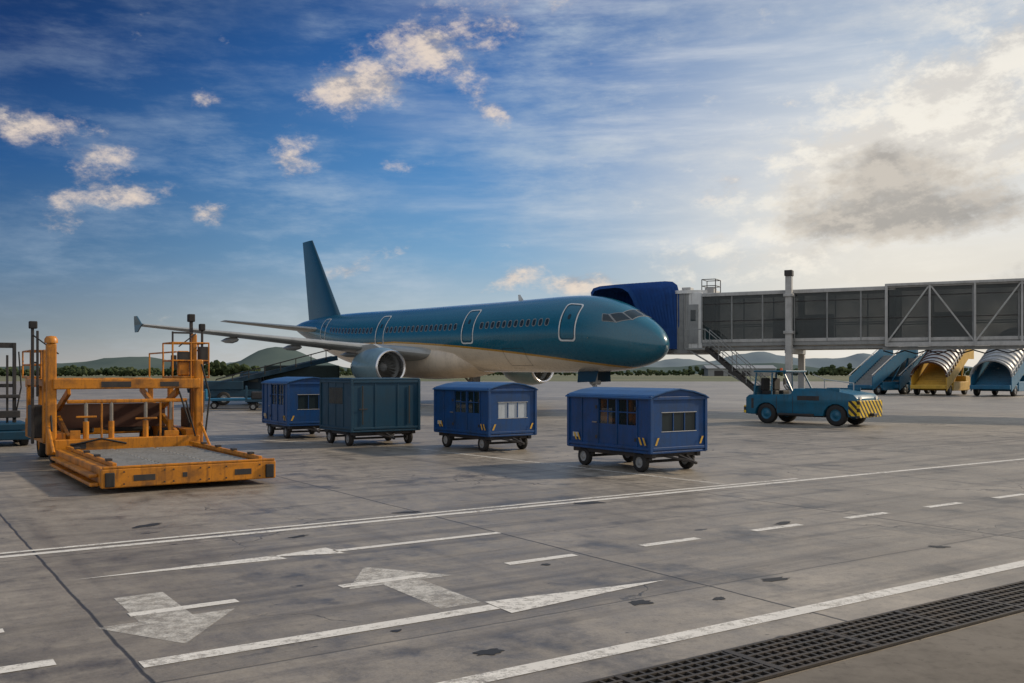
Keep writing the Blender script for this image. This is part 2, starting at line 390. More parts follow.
def quadpatch(name,cor,mat,off,n=8):
    vs=[];fs=[]
    for i in range(n+1):
        for j in range(n+1):
            u=i/n;v=j/n
            L=(cor[0][0]*(1-u)+cor[1][0]*u)*(1-v)+(cor[3][0]*(1-u)+cor[2][0]*u)*v
            p=(cor[0][1]*(1-u)+cor[1][1]*u)*(1-v)+(cor[3][1]*(1-u)+cor[2][1]*u)*v
            vs.append(FS(L,rad(p),off))
    for i in range(n):
        for j in range(n):
            a=i*(n+1)+j; fs.append((a,a+1,a+n+2,a+n+1))
    return mesh(name,vs,fs,mat,AP,True)
for sd in (1,-1):
    for c in ([(1.42,87.5),(1.52,54),(2.12,60),(2.02,87.5)],[(1.57,51.5),(2.12,33),(2.62,43),(2.17,57)],[(2.22,31.5),(2.85,27),(3.0,39),(2.72,41.5)]):
        mL=sum(a for a,p in c)/4; mP=sum(p for a,p in c)/4
        for sc,mt,of in ((1.0,'glass',.016),(1.16,'grey',.009)):
            c2=[(mL+(a-mL)*sc,mP+(p-mP)*sc) for a,p in c]
            c2=[(a,min(p,89.3)) for a,p in c2]
            c2=[(a,p if sd>0 else 180-p) for a,p in c2]
            quadpatch('cockpit_window' if sc==1 else 'cockpit_frame',c2,mt,of)
def airfoil(ch,th,n=14):
    up=[];lo=[]
    for i in range(n+1):
        x=.5*(1-math.cos(math.pi*i/n))
        y=5*th*(.2969*math.sqrt(x)-.126*x-.3516*x*x+.2843*x**3-.1015*x**4)
        up.append((x*ch,y*ch*1.1)); lo.append((x*ch,-y*ch*.9))
    return up+lo[::-1][1:-1]
def loft(name,secs,mat,vertical=False):
    vs=[];fs=[];n=0
    for (L,Y,z,ch,th) in secs:
        a=airfoil(ch,th); n=len(a)
        for (x,y) in a:
            vs.append((L+x,y,z) if vertical else (L+x,Y,z+y))
    for k in range(len(secs)-1):
        for i in range(n):
            j=(i+1)%n; fs.append((k*n+i,k*n+j,(k+1)*n+j,(k+1)*n+i))
    fs.append(tuple(range(n))); fs.append(tuple(range((len(secs)-1)*n,len(secs)*n)))
    o=mesh(name,vs,fs,mat,AP,True); o.data.set_sharp_from_angle(angle=rad(40)); return o
for sd in (1,-1):
    loft('wing',[(16.8,sd*.8,3.0,7.6,.15),(17.6,sd*2.1,3.15,6.6,.14),(19.4,sd*6.2,3.6,4.3,.12),(22.3,sd*12,4.25,2.9,.11),(24.9,sd*17.1,4.80,1.6,.10)],'wing')
    q=sd*17.12
    mesh('wingtip_fence',[(25.1,q,4.82),(25.9,q+.05*sd,5.35),(26.4,q+.05*sd,5.35),(26.5,q,4.82),(26.4,q,4.4),(25.9,q,4.4),
       (25.1,q+.06,4.82),(25.9,q+.06+.05*sd,5.35),(26.4,q+.06+.05*sd,5.35),(26.5,q+.06,4.82),(26.4,q+.06,4.4),(25.9,q+.06,4.4)],
       [(0,1,2,3),(0,3,4,5),(9,8,7,6),(11,10,9,6),(0,6,7,1),(1,7,8,2),(2,8,9,3),(3,9,10,4),(4,10,11,5),(5,11,6,0)],'teal',AP)
    loft('stabilizer',[(33.9,sd*.5,5.25,4.0,.1),(38.3,sd*6.9,5.95,1.5,.09)],'wing')
    for Y in (4.6,8.4,12.2):
        t=(Y-2)/15; Lr=22.6+t*2.2; zz=3.05+t*1.55
        lathe('flap_fairing',AP,'wing',[(0,.01),(.4,.13),(1.1,.2),(2.0,.16),(2.9,.01)],(Lr-1.2,sd*Y,zz-.12),'X',14)
    ex,ey,ez=16.1,sd*5.75,2.36
    lathe('nacelle',AP,'nac',[(.14,1.0),(.5,1.1),(1.2,1.16),(2.2,1.12),(3.1,.92),(3.35,.84),(3.3,.76)],(ex,ey,ez))
    lathe('intake_lip',AP,'chrome',[(.55,.84),(.25,.83),(.06,.87),(0,.93),(.04,.985),(.145,1.003)],(ex,ey,ez))
    lathe('intake_duct',AP,'grey',[(.55,.84),(1.2,.86),(1.22,.01)],(ex,ey,ez))
    lathe('core_exhaust',AP,'steel',[(3.2,.62),(4.2,.42),(4.2,.3),(4.8,.02)],(ex,ey,ez))
    lathe('spinner',AP,'grey',[(.62,.01),(.75,.12),(.95,.25),(1.1,.3)],(ex,ey,ez),'X',20)
    vs=[];fs=[]
    for i in range(24):
        a=2*math.pi*i/24
        for r,tw in ((.27,.05),(.55,.09),(.83,.13)):
            for sg in (-1,1):
                aa=a+sg*.09*(.6 if r>.5 else 1); vs.append((ex+.95+sg*tw,ey+r*math.cos(aa),ez+r*math.sin(aa)))
        b=i*6; fs+=[(b,b+1,b+3,b+2),(b+2,b+3,b+5,b+4)]
    mesh('fan_blades',vs,fs,'steel',AP)
    mesh('pylon',[(ex+1.0,ey-.14,ez+1.1),(ex+1.0,ey+.14,ez+1.1),(ex+3.6,ey+.14,ez+.8),(ex+3.6,ey-.14,ez+.8),(ex+2.0,ey-.14,ez+1.38),(ex+2.0,ey+.14,ez+1.38),(ex+5,ey+.14,3.6),(ex+5,ey-.14,3.6)],
       [(0,1,2,3),(4,5,6,7),(0,1,5,4),(1,2,6,5),(2,3,7,6),(3,0,4,7)],'wing',AP)
    cyls('main_gear_strut',AP,'steel',[((21.6,sd*3.8,.5),(21.4,sd*3.7,3.1),.13),((21.6,sd*3.8,1.3),(21.4,sd*2.2,2.6),.07),((21.6,sd*3.35,.58),(21.6,sd*4.25,.58),.09)])
    for dy in (-.42,.42): wheel(AP,(21.6,sd*3.8+dy,.585),.58,.38,'Y','main_wheel')
    mesh('gear_door',[(21,sd*4.15,1.2),(22.3,sd*4.15,1.2),(22.2,sd*4.3,2.9),(21,sd*4.3,2.9)],[(0,1,2,3)],'lgrey',AP)
loft('fin',[(32.6,0,5.9,6.0,.10),(33.4,0,6.55,5.3,.10),(38.0,0,12.6,1.8,.09)],'teal',True)
vs=[];fs=[];secs=[(13.2,.2,.1),(14.2,1.2,.5),(15.5,1.95,.85),(17,2.2,1.05),(20,2.25,1.15),(23,2.2,1.05),(25,1.8,.75),(26.6,.9,.35),(27.2,.1,.05)]
for (L,w,h) in secs:
    for i in range(28):
        a=2*math.pi*i/28; ca,sa=math.cos(a),math.sin(a)
        vs.append((L,w*math.copysign(abs(ca)**.7,ca),2.75+h*math.copysign(abs(sa)**.8,sa)))
for k in range(len(secs)-1):
    for i in range(28):
        j=(i+1)%28; fs.append((k*28+i,k*28+j,(k+1)*28+j,(k+1)*28+i))
mesh('belly_fairing',vs,fs,paint('belly_cream_paint',(.68,.57,.44),.4,dirt=.4,scale=.8),AP,True)
cyls('nose_gear_strut',AP,'lgrey',[((5.1,0,.4),(4.9,0,2.3),.10),((5.1,-.33,.39),(5.1,.33,.39),.06),((5.0,0,1.2),(6.2,0,2.2),.05),((5.0,.05,1.5),(5.0,.3,1.5),.12),((5.0,-.05,1.5),(5.0,-.3,1.5),.12)])
for dy in (-.25,.25): wheel(AP,(5.1,dy,.39),.385,.22,'Y','nose_wheel')
for sd in (1,-1): mesh('nose_gear_door',[(4.3,sd*.4,2.2),(5.9,sd*.4,2.15),(5.8,sd*.55,1.5),(4.4,sd*.55,1.55)],[(0,1,2,3)],'dkteal',AP)
for z0,L0 in ((1,3.6),(-1,3.6)):
    p=FS(L0,rad(-5)); cyls('probe',AP,'steel',[((p[0],z0*p[1],p[2]),(p[0]-.12,z0*(p[1]+.12),p[2]),.02)])
p=FS(11,rad(90)); mesh('antenna',[(11,0,p[2]-.02),(11.5,0,p[2]-.02),(11.55,0,p[2]+.35),(11.35,0,p[2]+.35)],[(0,1,2,3)],'white',AP)
# ------------------------------------------------------------------ jet bridge
JB=empty('jet_bridge',(10.3,51,0),rad(-27.6))
def tunnel(x0,x1,z0,z1,y0,y1,pitch,truss=False):
    tag='outer' if truss else 'inner'
    boxes(tag+'_roof',JB,'lgrey',[(x0,x1,y0-.06,y1+.06,z1-.14,z1),(x0,x1,y0-.1,y0-.02,z1-.20,z1-.02)],.02)
    boxes(tag+'_floor',JB,'grey',[(x0,x1,y0,y1,z0,z0+.2)],.02)
    boxes(tag+'_sill',JB,'lgrey',[(x0,x1,y0-.03,y0+.05,z0+.2,z0+.36),(x0,x1,y1-.05,y1+.03,z0+.2,z0+.36)],.01)
    n=int(round((x1-x0)/pitch)); fr=[];gl_=[];bl=[]
    for i in range(n+1):
        x=x0+(x1-x0)*i/n
        fr+=[(x-.035,x+.035,y0-.045,y0+.02,z0+.2,z1-.14),(x-.035,x+.035,y1-.02,y1+.045,z0+.2,z1-.14)]
        if i<n:
            x2=x0+(x1-x0)*(i+1)/n
            for yy in (y0+.03,y1-.05): gl_.append((x+.03,x2-.03,yy+random.uniform(0,.012),yy+.02,z0+.36,z1-.14))
            if random.random()<.3: bl.append((x+.05,x2-.05,y1-.12,y1-.1,z0+.4,z0+.4+random.uniform(.8,2.0)))
    boxes(tag+'_glass',JB,'winglass',gl_,.002)
    if bl: boxes(tag+'_blinds',JB,'grey',bl,.002)
    boxes(tag+'_mullions',JB,'grey',fr,.01)
    boxes(tag+'_transom',JB,'dark',[(x0,x1,y0-.02,y0+.025,z0+1.32,z0+1.36),(x0,x1,y0-.015,y0+.025,z1-.62,z1-.58)],.005)
    boxes(tag+'_inner_rail',JB,'lgrey',[(x0,x1,y1-.3,y1-.25,z0+1.1,z0+1.16),(x0,x1,y0+.25,y0+.3,z0+1.1,z0+1.16)],.01)
tunnel(-.1,9.6,3.42,6.28,0,2.6,1.62)
tunnel(9.2,34,3.36,6.36,-.12,2.72,1.95,True)
tr=[];x=9.2;i=0;st_=1.95
tr+=[((9.2,-.30,6.30),(34,-.30,6.30),.12,.13),((9.2,-.30,3.38),(34,-.30,3.38),.14,.2),((9.2,-.30,3.3),(9.2,-.30,6.36),.13,.13)]
while x<33:
    a,b_=(3.45,6.25) if i%2==0 else (6.25,3.45)
    if i<7 or i%3: tr.append(((x,-.27,a),(x+st_,-.27,b_),.07,.07))
    tr.append(((x+st_,-.30,3.45),(x+st_,-.30,6.25),.09,.09)); x+=st_;i+=1
beams('outer_truss',JB,'lgrey',tr)
beams('under_chords',JB,'grey',[((0,.2,3.3),(9.5,.2,3.3),.14,.16),((0,2.4,3.3),(9.5,2.4,3.3),.14,.16),((9,.0,3.2),(34,.0,3.2),.12,.16)]+[((k,.2,3.28),(k,2.4,3.28),.08,.1) for k in range(0,10)])
cyls('cable_loops',JB,'black',[((k*.5+9,.2+.05*(k%2),3.1-.16*(k%2)),(k*.5+9.5,.2+.05*((k+1)%2),3.1-.16*((k+1)%2)),.03) for k in range(30)],8)
cx=4.55
boxes('lift_column',JB,'lgrey',[(cx-.16,cx+.16,-.55,-.2,.9,6.95),(cx-.16,cx+.16,2.8,3.15,.9,6.2)],.02)
boxes('column_head',JB,'dark',[(cx-.2,cx+.2,-.6,-.16,6.95,7.25)],.03)
boxes('column_collar',JB,'lgrey',[(cx-.24,cx+.24,-.62,-.13,5.9,6.05),(cx-.24,cx+.24,-.62,-.13,4.0,4.15)],.02)
boxes('lift_crossbeam',JB,'grey',[(cx-.2,cx+.2,-.5,3.1,3.0,3.28),(cx-.3,cx+.3,-.6,3.2,.75,1.15)],.03)
boxes('drive_bogie',JB,'yel2',[(cx-1.1,cx+1.1,.5,2.1,.55,.85)],.03)
for wx in (-.75,.75):
    for wy in (.3,2.3): wheel(JB,(cx+wx,wy,.5),.5,.3,'Y','drive_wheel')
CB=(-1.25,1.55)
def prism(name,c,r,z0,z1,n,mat,rot=0):
    vs=[(c[0]+r*math.cos(rot+2*math.pi*i/n),c[1]+r*math.sin(rot+2*math.pi*i/n),z) for z in (z0,z1) for i in range(n)]
    fs=[tuple(range(n)),tuple(range(n,2*n))]+[(i,(i+1)%n,n+(i+1)%n,n+i) for i in range(n)]
    return mesh(name,vs,fs,mat,JB)
prism('cab_body',CB,1.62,3.25,6.3,14,'grey'); prism('cab_roof',CB,1.72,6.3,6.48,14,'white'); prism('cab_floor',CB,1.7,3.05,3.25,14,'grey')
sl=[]
for i in range(26):
    a=2*math.pi*i/26
    sl.append(((CB[0]+1.63*math.cos(a),CB[1]+1.63*math.sin(a),3.3),(CB[0]+1.63*math.cos(a),CB[1]+1.63*math.sin(a),6.28),.03))
cyls('cab_shutter_ribs',JB,'grey',sl,6)
boxes('cab_vestibule',JB,'white',[(-1.05,-.1,.0,2.6,3.3,6.33)],.03)
boxes('vestibule_door',JB,'grey',[(-.86,-.3,-.04,0,3.6,5.7)],.01)
boxes('vestibule_window',JB,'glass',[(-.72,-.44,-.05,-.04,4.8,5.4)],.005)
rl=[]
for (x,y) in ((-.2,.3),(.55,.3),(-.2,1.3),(.55,1.3)): rl.append(((x,y,6.3),(x,y,7.05),.025))
for z in (6.7,7.05): rl+=[((-.2,.3,z),(.55,.3,z),.022),((-.2,1.3,z),(.55,1.3,z),.022),((-.2,.3,z),(-.2,1.3,z),.022),((.55,.3,z),(.55,1.3,z),.022)]
cyls('roof_railing',JB,'dark',rl,8)
boxes('roof_box',JB,'lgrey',[(-.1,.4,.5,1.1,6.3,6.62),(-1.6,-1.1,1.2,1.8,6.48,6.75)],.02)
sb=[];x0,z0=.4,3.3;x1,z1=4.0,.25
for yy in (-1.15,-.35): sb.append(((x0,yy,z0),(x1,yy,z1),.06,.18))
for k in range(14):
    t=k/13; sb.append(((x0+(x1-x0)*t,-1.15,z0+(z1-z0)*t),(x0+(x1-x0)*t,-.35,z0+(z1-z0)*t),.22,.03))
beams('service_stairs',JB,'dark',sb)
hr=[]
for yy in (-1.18,-.32):
    for dz in (.5,1.0): hr.append(((x0,yy,z0+dz),(x1,yy,z1+dz),.022))
    for k in range(6):
        t=k/5; hr.append(((x0+(x1-x0)*t,yy,z0+(z1-z0)*t),(x0+(x1-x0)*t,yy,z0+(z1-z0)*t+1),.02))
cyls('stair_handrail',JB,'grey',hr,8)
boxes('stair_landing',JB,'grey',[(-.7,.4,-1.2,0,3.22,3.32)],.01)
cyls('stair_brace',JB,'grey',[((-.6,-1.1,3.25),(3.3,-1.1,1.0),.04),((0,-1.1,3.25),(0,-1.1,4.3),.022),((-.7,-1.1,4.3),(.4,-1.1,4.3),.022),((-.7,-1.1,3.3),(-.7,-1.1,4.3),.022)],8)
hd=Vector((.616,-.788,0)); nm_=Vector((.788,.616,0))
Minv=(Matrix.Translation((10.3,51,0))@Matrix.Rotation(rad(-27.6),4,'Z')).inverted()
vs=[];fs=[];K=27
for k in range(K):
    t=k/(K-1); c=Vector((6.0,51.35,0))+nm_*(2.7*t); wv=1.48+.18*(k%2)+.05*t; zt=6.48+.42*t+.15*(k%2)
    pts=[(-wv,3.3),(-wv,4.4),(-wv,zt-.6),(-wv+.12,zt-.25),(-wv+.45,zt-.04),(-wv*.4,zt+.03),(wv*.4,zt+.03),(wv-.45,zt-.04),(wv-.12,zt-.25),(wv,zt-.6),(wv,4.4),(wv,3.3)]
    for (a,z) in pts:
        lean=-1.15*(1-t)*max(0,(z-4.4))/2.1
        p=c+hd*a+nm_*lean; vs.append(Minv@Vector((p.x,p.y,z)))
n=12
for k in range(K-1):
    for i in range(n-1): fs.append((k*n+i,k*n+i+1,(k+1)*n+i+1,(k+1)*n+i))
mesh('bellows_canopy',vs,fs,'canvas',JB)
cyls('rotunda_column',JB,'lgrey',[((32,1.3,0),(32,1.3,3.3),.5)],24)
# ------------------------------------------------------------------ baggage carts
def stripes(parent,plane,items,c0,mat='yel2'):
    vs=[];fs=[]
    for (a,z) in items:
        b=len(vs); q=[(a,z),(a+.05,z),(a+.12,z+.15),(a+.07,z+.15)]
        vs+=[((c0,p,h) if plane=='x' else (p,c0,h)) for p,h in q]; fs.append((b,b+1,b+2,b+3))
    mesh('hazard_marks',vs,fs,mat,parent)
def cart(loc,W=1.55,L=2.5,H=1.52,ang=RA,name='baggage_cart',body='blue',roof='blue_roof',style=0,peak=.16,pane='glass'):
    c=empty(name,(loc[0],loc[1],0),ang)
    th=.03
    boxes('chassis',c,'dark',[(.08,.18,.05,L-.05,.30,.40),(W-.18,W-.08,.05,L-.05,.30,.40),(.1,W-.1,.1,.2,.31,.39),(.1,W-.1,L-.2,L-.1,.31,.39),(.1,W-.1,L/2-.05,L/2+.05,.31,.39)],.01)
    boxes('floor',c,body,[(-.02,W+.02,-.02,L+.02,.39,.44)],.012)
    h=H-.44
    if style==0:
        hx=[(.28*L-.3,.28*L+.24,.46*h,.93*h),(.28*L+.32,.28*L+.86,.46*h,.93*h)]
        hy=[(.18*W,.80*W,.36*h,.70*h)]
    else: hx=[];hy=[]
    wall('side_wall_near',c,body,(th,0,.44),(0,1,0),L,h,th,hx)
    wall('side_wall_far',c,body,(W,0,.44),(0,1,0),L,h,th,hx)
    wall('end_wall_near',c,body,(th,0,.44),(1,0,0),W-2*th,h,th,hy)
    wall('end_wall_far',c,body,(th,L-th,.44),(1,0,0),W-2*th,h,th,hy)
    e=.035
    ps=[(x-e,x+e,y-e,y+e,.4,H+.01) for x in (0,W) for y in (0,L)]
    ps+=[(-.03,0.0,.04,L-.04,H-.07,H-.002),(W,W+.03,.04,L-.04,H-.07,H-.002),(.04,W-.04,-.03,0,H-.07,H-.002),(-.03,0,.04,L-.04,.46,.52),(.04,W-.04,-.03,0,.46,.52)]
    if style==0: ps+=[(-.022,0,q,q+.04,.52,H-.07) for q in (.28*L-.36,.28*L+.27,.28*L+.87,L*.82)]
    boxes('frame',c,body,ps,.008)
    if style==0:
        mb=[]
        for q in hx:
            m=(q[0]+q[1])/2; mb+=[(0.0,.018,m-.012,m+.012,.44+q[2],.44+q[3]),(.002,.016,q[0],q[1],.44+(q[2]+q[3])/2-.012,.44+(q[2]+q[3])/2+.012)]
            mb+=[(W-.018,W,m-.012,m+.012,.44+q[2],.44+q[3])]
        for q in hy:
            for k in (1,2):
                m=q[0]+(q[1]-q[0])*k/3+th; mb+=[(m-.012,m+.012,0,.018,.44+q[2],.44+q[3])]
        boxes('window_bars',c,body,mb,.003)
        q=hy[0]
        boxes('side_glass',c,'winglass',[(.018,.024,p[0],p[1],.44+p[2],.44+p[3]) for p in hx],.001)
        boxes('end_glass',c,pane,[(q[0]+th,q[1]+th,.02,.025,.44+q[2],.44+q[3])],.001)
        boxes('window_trim',c,'lgrey',[(.0+q[0]+th-.02,q[1]+th+.02,-.006,0,.44+q[3],.44+q[3]+.014),(q[0]+th-.02,q[1]+th+.02,-.006,0,.44+q[2]-.014,.44+q[2])],.001)
        boxes('cargo',c,'dark',[(.3,W-.3,.5,L-.6,.45,.8)],.05)
        stripes(c,'x',[(.1,.56),(.22,.56),(L-.45,.56),(L-.33,.56)],-.034)
        stripes(c,'y',[(W-.2,.56),(.08,.56)],-.034)
        boxes('door_handle',c,'steel',[(-.05,-.03,.28*L+.9,.28*L+1.05,.95,.98)],.004)
        boxes('id_plate',c,'lgrey',[(-.028,-.022,L*.86,L*.86+.2,.62,.72)],.001)
        boxes('hinges',c,'dark',[(-.04,-.022,q_,q_+.05,z_,z_+.07) for q_ in (.28*L-.34,.28*L+.9) for z_ in (.62,1.25)],.003)
    else:
        rb=[(-.012,0,y,y+.04,.52,H-.07) for y in [L*k/4 for k in range(1,4)]]+[(x,x+.04,-.012,0,.52,H-.07) for x in [W*k/3 for k in range(1,3)]]
        boxes('ribs',c,body,rb,.005)
        boxes('latch_bars',c,'dark',[(.3,.33,-.03,-.012,.6,H-.15),(W-.33,W-.3,-.03,-.012,.6,H-.15),(.2,.45,-.04,-.03,1.0,1.03)],.004)
        boxes('mesh_window',c,'winglass',[(-.016,-.006,L*.27,L*.72,1.15,1.6)],.002)
    o=.06
    if peak>0:
        vs=[];xs=[-o,0.05,W*.25,W/2,W*.75,W-.05,W+o];zs=[H-.03,H+.03,H+peak*.7,H+peak,H+peak*.7,H+.03,H-.03]
        for y in (-o,L+o):
            for x,z in zip(xs,zs): vs.append((x,y,z))
        for y in (-o,L+o):
            for x,z in zip(xs,zs): vs.append((x,y,z-.025 if z>H else z-.02))
        k=len(xs);fs=[]
        for i in range(k-1):
            fs+=[(i,i+1,k+i+1,k+i),(2*k+i,3*k+i,3*k+i+1,2*k+i+1),(i,2*k+i,2*k+i+1,i+1),(k+i,k+i+1,3*k+i+1,3*k+i)]
        fs+=[(0,k,3*k,2*k),(k-1,3*k-1,4*k-1,2*k-1)]
        mesh('roof',vs,fs,roof,c)
        gv=[];
        for y in (.0,L-.02):
            gv+=[(0,y,H),(W*.25,y,H+peak*.6),(W/2,y,H+peak*.9),(W*.75,y,H+peak*.6),(W,y,H)]
        mesh('roof_gables',gv,[(0,1,2,3,4),(5,6,7,8,9)],body,c)
    else:
        boxes('roof',c,roof,[(-.03,W+.03,-.03,L+.03,H,H+.06)],.02)
    for y in (.42,L-.42):
        cyls('axle',c,'dark',[((.1,y,.2),(W-.1,y,.2),.03)],8)
        boxes('spring',c,'dark',[(.12,.2,y-.25,y+.25,.24,.29),(W-.2,W-.12,y-.25,y+.25,.24,.29),(.1,W-.1,y-.06,y+.06,.28,.32)],.01)
        for x in (.12,W-.12): wheel(c,(x,y,.2),.2,.12,'X','wheel','grey')
    beams('tow_bar',c,'dark',[((W/2,-.02,.33),(W/2,-.5,.22),.06,.05),((W/2-.3,.1,.33),(W/2,-.4,.25),.04,.04),((W/2+.3,.1,.33),(W/2,-.4,.25),.04,.04),((W/2,L,.3),(W/2,L+.18,.3),.06,.06)])
    return c
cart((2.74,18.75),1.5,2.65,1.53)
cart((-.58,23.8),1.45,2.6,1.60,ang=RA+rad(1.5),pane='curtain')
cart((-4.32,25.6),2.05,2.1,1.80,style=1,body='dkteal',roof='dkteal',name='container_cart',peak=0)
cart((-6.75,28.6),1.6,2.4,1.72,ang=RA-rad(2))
# ------------------------------------------------------------------ cargo loader
CL=empty('cargo_loader',(-6.72,15.55,0),RA)
W=2.95
y='yellow'
boxes('platform_frame',CL,y,[(0,W,0,.16,.1,.42),(0,.2,.16,4.7,.12,.43),(W-.2,W,.16,4.7,.12,.43),(.2,W-.2,1.5,1.62,.12,.28),(.2,W-.2,3.2,3.32,.12,.28),(-.14,0,.3,4.4,.26,.32),(-.14,0,.2,4.5,.12,.18)],.02)
boxes('platform_edge_guides',CL,y,[(.2,.27,.16,4.7,.43,.5),(W-.27,W-.2,.16,4.7,.43,.5),(0.02,W-.02,.0,.05,.42,.46)],.01)
boxes('guide_stops',CL,'dark',[(.19,.29,k,k+.12,.5,.54) for k in (.6,1.6,2.6,3.6)]+[(W-.29,W-.19,k,k+.12,.5,.54) for k in (.6,1.6,2.6,3.6)],.005)
boxes('front_dark_plates',CL,'dark',[(.5,.85,-.006,.02,.2,.3),(2.2,2.5,-.006,.02,.2,.3),(1.3,1.38,-.006,.02,.22,.3)],.004)  # flat dark plates on the front beam, drawn in place of holes
cyls('frame_bolts',CL,'dark',[((x,-.01,z),(x,.02,z),.014) for x in (.35,1.0,1.15,1.6,1.75,2.05,2.65) for z in (.16,.36)],8)
boxes('bumper_pads',CL,'black',[(.05,.2,-.05,0,.12,.36),(W-.2,W-.05,-.05,0,.12,.36)],.02)
boxes('deck_plate',CL,'black',[(.27,W-.27,.16,4.65,.26,.29)],.005)
rs=[]
for a,b_ in ((.33,1.04),(1.11,1.84),(1.91,2.61)):
    k=.32
    while k<4.6: rs.append(((a,k,.375),(b_,k,.375),.045)); k+=.27
cyls('rollers',CL,'steel',rs,10)
boxes('roller_rails',CL,'grey',[(x,x+.04,.17,4.65,.29,.405) for x in (.285,1.055,1.855,2.625)],.005)
beams('scissor_arms',CL,'dark',[((.4,.8,.12),(.4,4.2,.25),.08,.08),((W-.4,.8,.12),(W-.4,4.2,.25),.08,.08)])
boxes('main_frame',CL,y,[(0,W,4.8,5.0,.35,.62),(0,.25,5.0,9.2,.45,.75),(W-.25,W,5.0,9.2,.45,.75),(0,W,9.1,9.3,.45,.9),
   (-.02,W+.02,4.82,4.98,1.66,1.88),(0,.14,5.0,9.2,1.70,1.86),(W-.14,W,5.0,9.2,1.70,1.86),(.0,W,9.1,9.3,1.66,1.88),(0.25,W-.25,4.88,4.96,1.36,1.44),(.0,.12,7.0,7.15,.75,1.7),(W-.12,W,7.0,7.15,.75,1.7),(.0,.12,9.0,9.12,.75,1.7),(W-.12,W,9.0,9.12,.75,1.7)],.02)
boxes('inner_panel',CL,'rust',[(.3,W-.3,6.6,6.66,.75,1.3)],.01)
boxes('hydraulic_pack',CL,'dark',[(.4,1.2,7.2,8.4,.6,1.2),(1.6,2.5,7.4,8.6,.6,1.1)],.05)
rs=[];k=5.15
while k<9: rs.append(((.16,k,1.8),(W-.16,k,1.8),.045)); k+=.26
cyls('upper_rollers',CL,'steel',rs,8)
cyls('lift_cylinders',CL,'steel',[((x,4.92,.62),(x,4.92,1.4),.04) for x in (.62,1.12,1.82,2.35)])
cyls('cylinder_sleeves',CL,y,[((x,4.92,.62),(x,4.92,.98),.06) for x in (.62,1.12,1.82,2.35)])
boxes('gate_plates',CL,y,[(.42,.82,4.86,4.9,1.06,1.10),(1.6,2.05,4.86,4.9,1.0,1.04),(2.2,2.5,4.84,4.9,.62,.74),(.3,.5,4.84,4.9,.62,.8),(.9,.94,4.86,4.9,.62,1.36),(2.1,2.14,4.86,4.9,.62,1.36)],.008)
boxes('panel_marks',CL,'dark',[(.9,1.5,4.812,4.82,1.70,1.82),(2.1,2.5,4.812,4.82,1.71,1.81),(.3,.6,4.792,4.8,.42,.54)],.002)
beams('scissor_main',CL,y,[((.35,5.3,.6),(.35,8.8,1.6),.08,.14),((.35,8.8,.6),(.35,5.3,1.6),.08,.14),((W-.35,5.3,.6),(W-.35,8.8,1.6),.08,.14),((W-.35,8.8,.6),(W-.35,5.3,1.6),.08,.14)])
boxes('guide_posts',CL,y,[(-.13,.06,4.9,5.1,.3,2.62),(W-.06,W+.11,4.9,5.08,.3,2.3),(-.1,.02,5.7,5.82,.5,2.5),(W+.02,W+.14,5.5,5.64,.5,2.9)],.03)
lathe('post_cap',CL,y,[(0,.13),(.08,.13),(.14,.09),(.15,.01)],(-.035,5.0,2.62),'Z',16)
boxes('tall_masts',CL,'dark',[(-.32,-.26,5.7,5.76,.5,3.0),(-.22,-.17,5.7,5.75,1.5,2.9),(W+.02,W+.09,5.66,5.73,.5,3.25),(W+.26,W+.31,5.6,5.65,1.5,3.05),(W-.4,W-.36,5.6,5.64,1.9,2.95)],.01)
boxes('mast_heads',CL,'black',[(-.36,-.2,5.66,5.8,2.94,3.1),(W-.02,W+.13,5.62,5.78,3.18,3.36),(W+.22,W+.35,5.57,5.7,2.98,3.14)],.02)
boxes('mast_cross',CL,'dark',[(-.32,-.17,5.71,5.75,2.2,2.24),(W+.05,W+.3,5.62,5.66,2.5,2.54),(W-.4,W+.05,5.6,5.64,2.9,2.94),(W+.05,W+.3,5.62,5.66,2.0,2.04)],.005)
def basket(x0,x1,y0,y1,z0,h,nm):
    boxes(nm+'_floor',CL,y,[(x0,x1,y0,y1,z0,z0+.05)],.01)
    L=[]
    for (a,b_) in ((x0,y0),(x1,y0),(x0,y1),(x1,y1),((x0+x1)/2,y0)): L.append(((a,b_,z0),(a,b_,z0+h),.018))
    for z in (z0+h*.5,z0+h): L+=[((x0,y0,z),(x1,y0,z),.018),((x0,y1,z),(x1,y1,z),.018),((x0,y0,z),(x0,y1,z),.018),((x1,y0,z),(x1,y1,z),.018)]
    cyls(nm+'_rails',CL,y,L,8)
basket(W-.5,W+.3,5.15,6.0,1.88,.8,'operator_basket')
basket(-.3,.1,5.95,7.2,1.88,.6,'left_basket')
boxes('control_console',CL,y,[(W-.35,W-.1,5.25,5.4,1.94,2.5)],.03)
boxes('control_panel',CL,'dark',[(W-.37,W-.08,5.22,5.25,2.25,2.48),(W-.5,W-.4,5.2,5.32,2.1,2.4),(W+.12,W+.3,5.2,5.4,2.2,2.6)],.01)
boxes('side_boxes',CL,'dark',[(W+.0,W+.28,5.7,6.4,.6,1.2),(W+.02,W+.2,5.1,5.4,1.1,1.6),(-.28,0,5.9,6.6,.6,1.3)],.03)
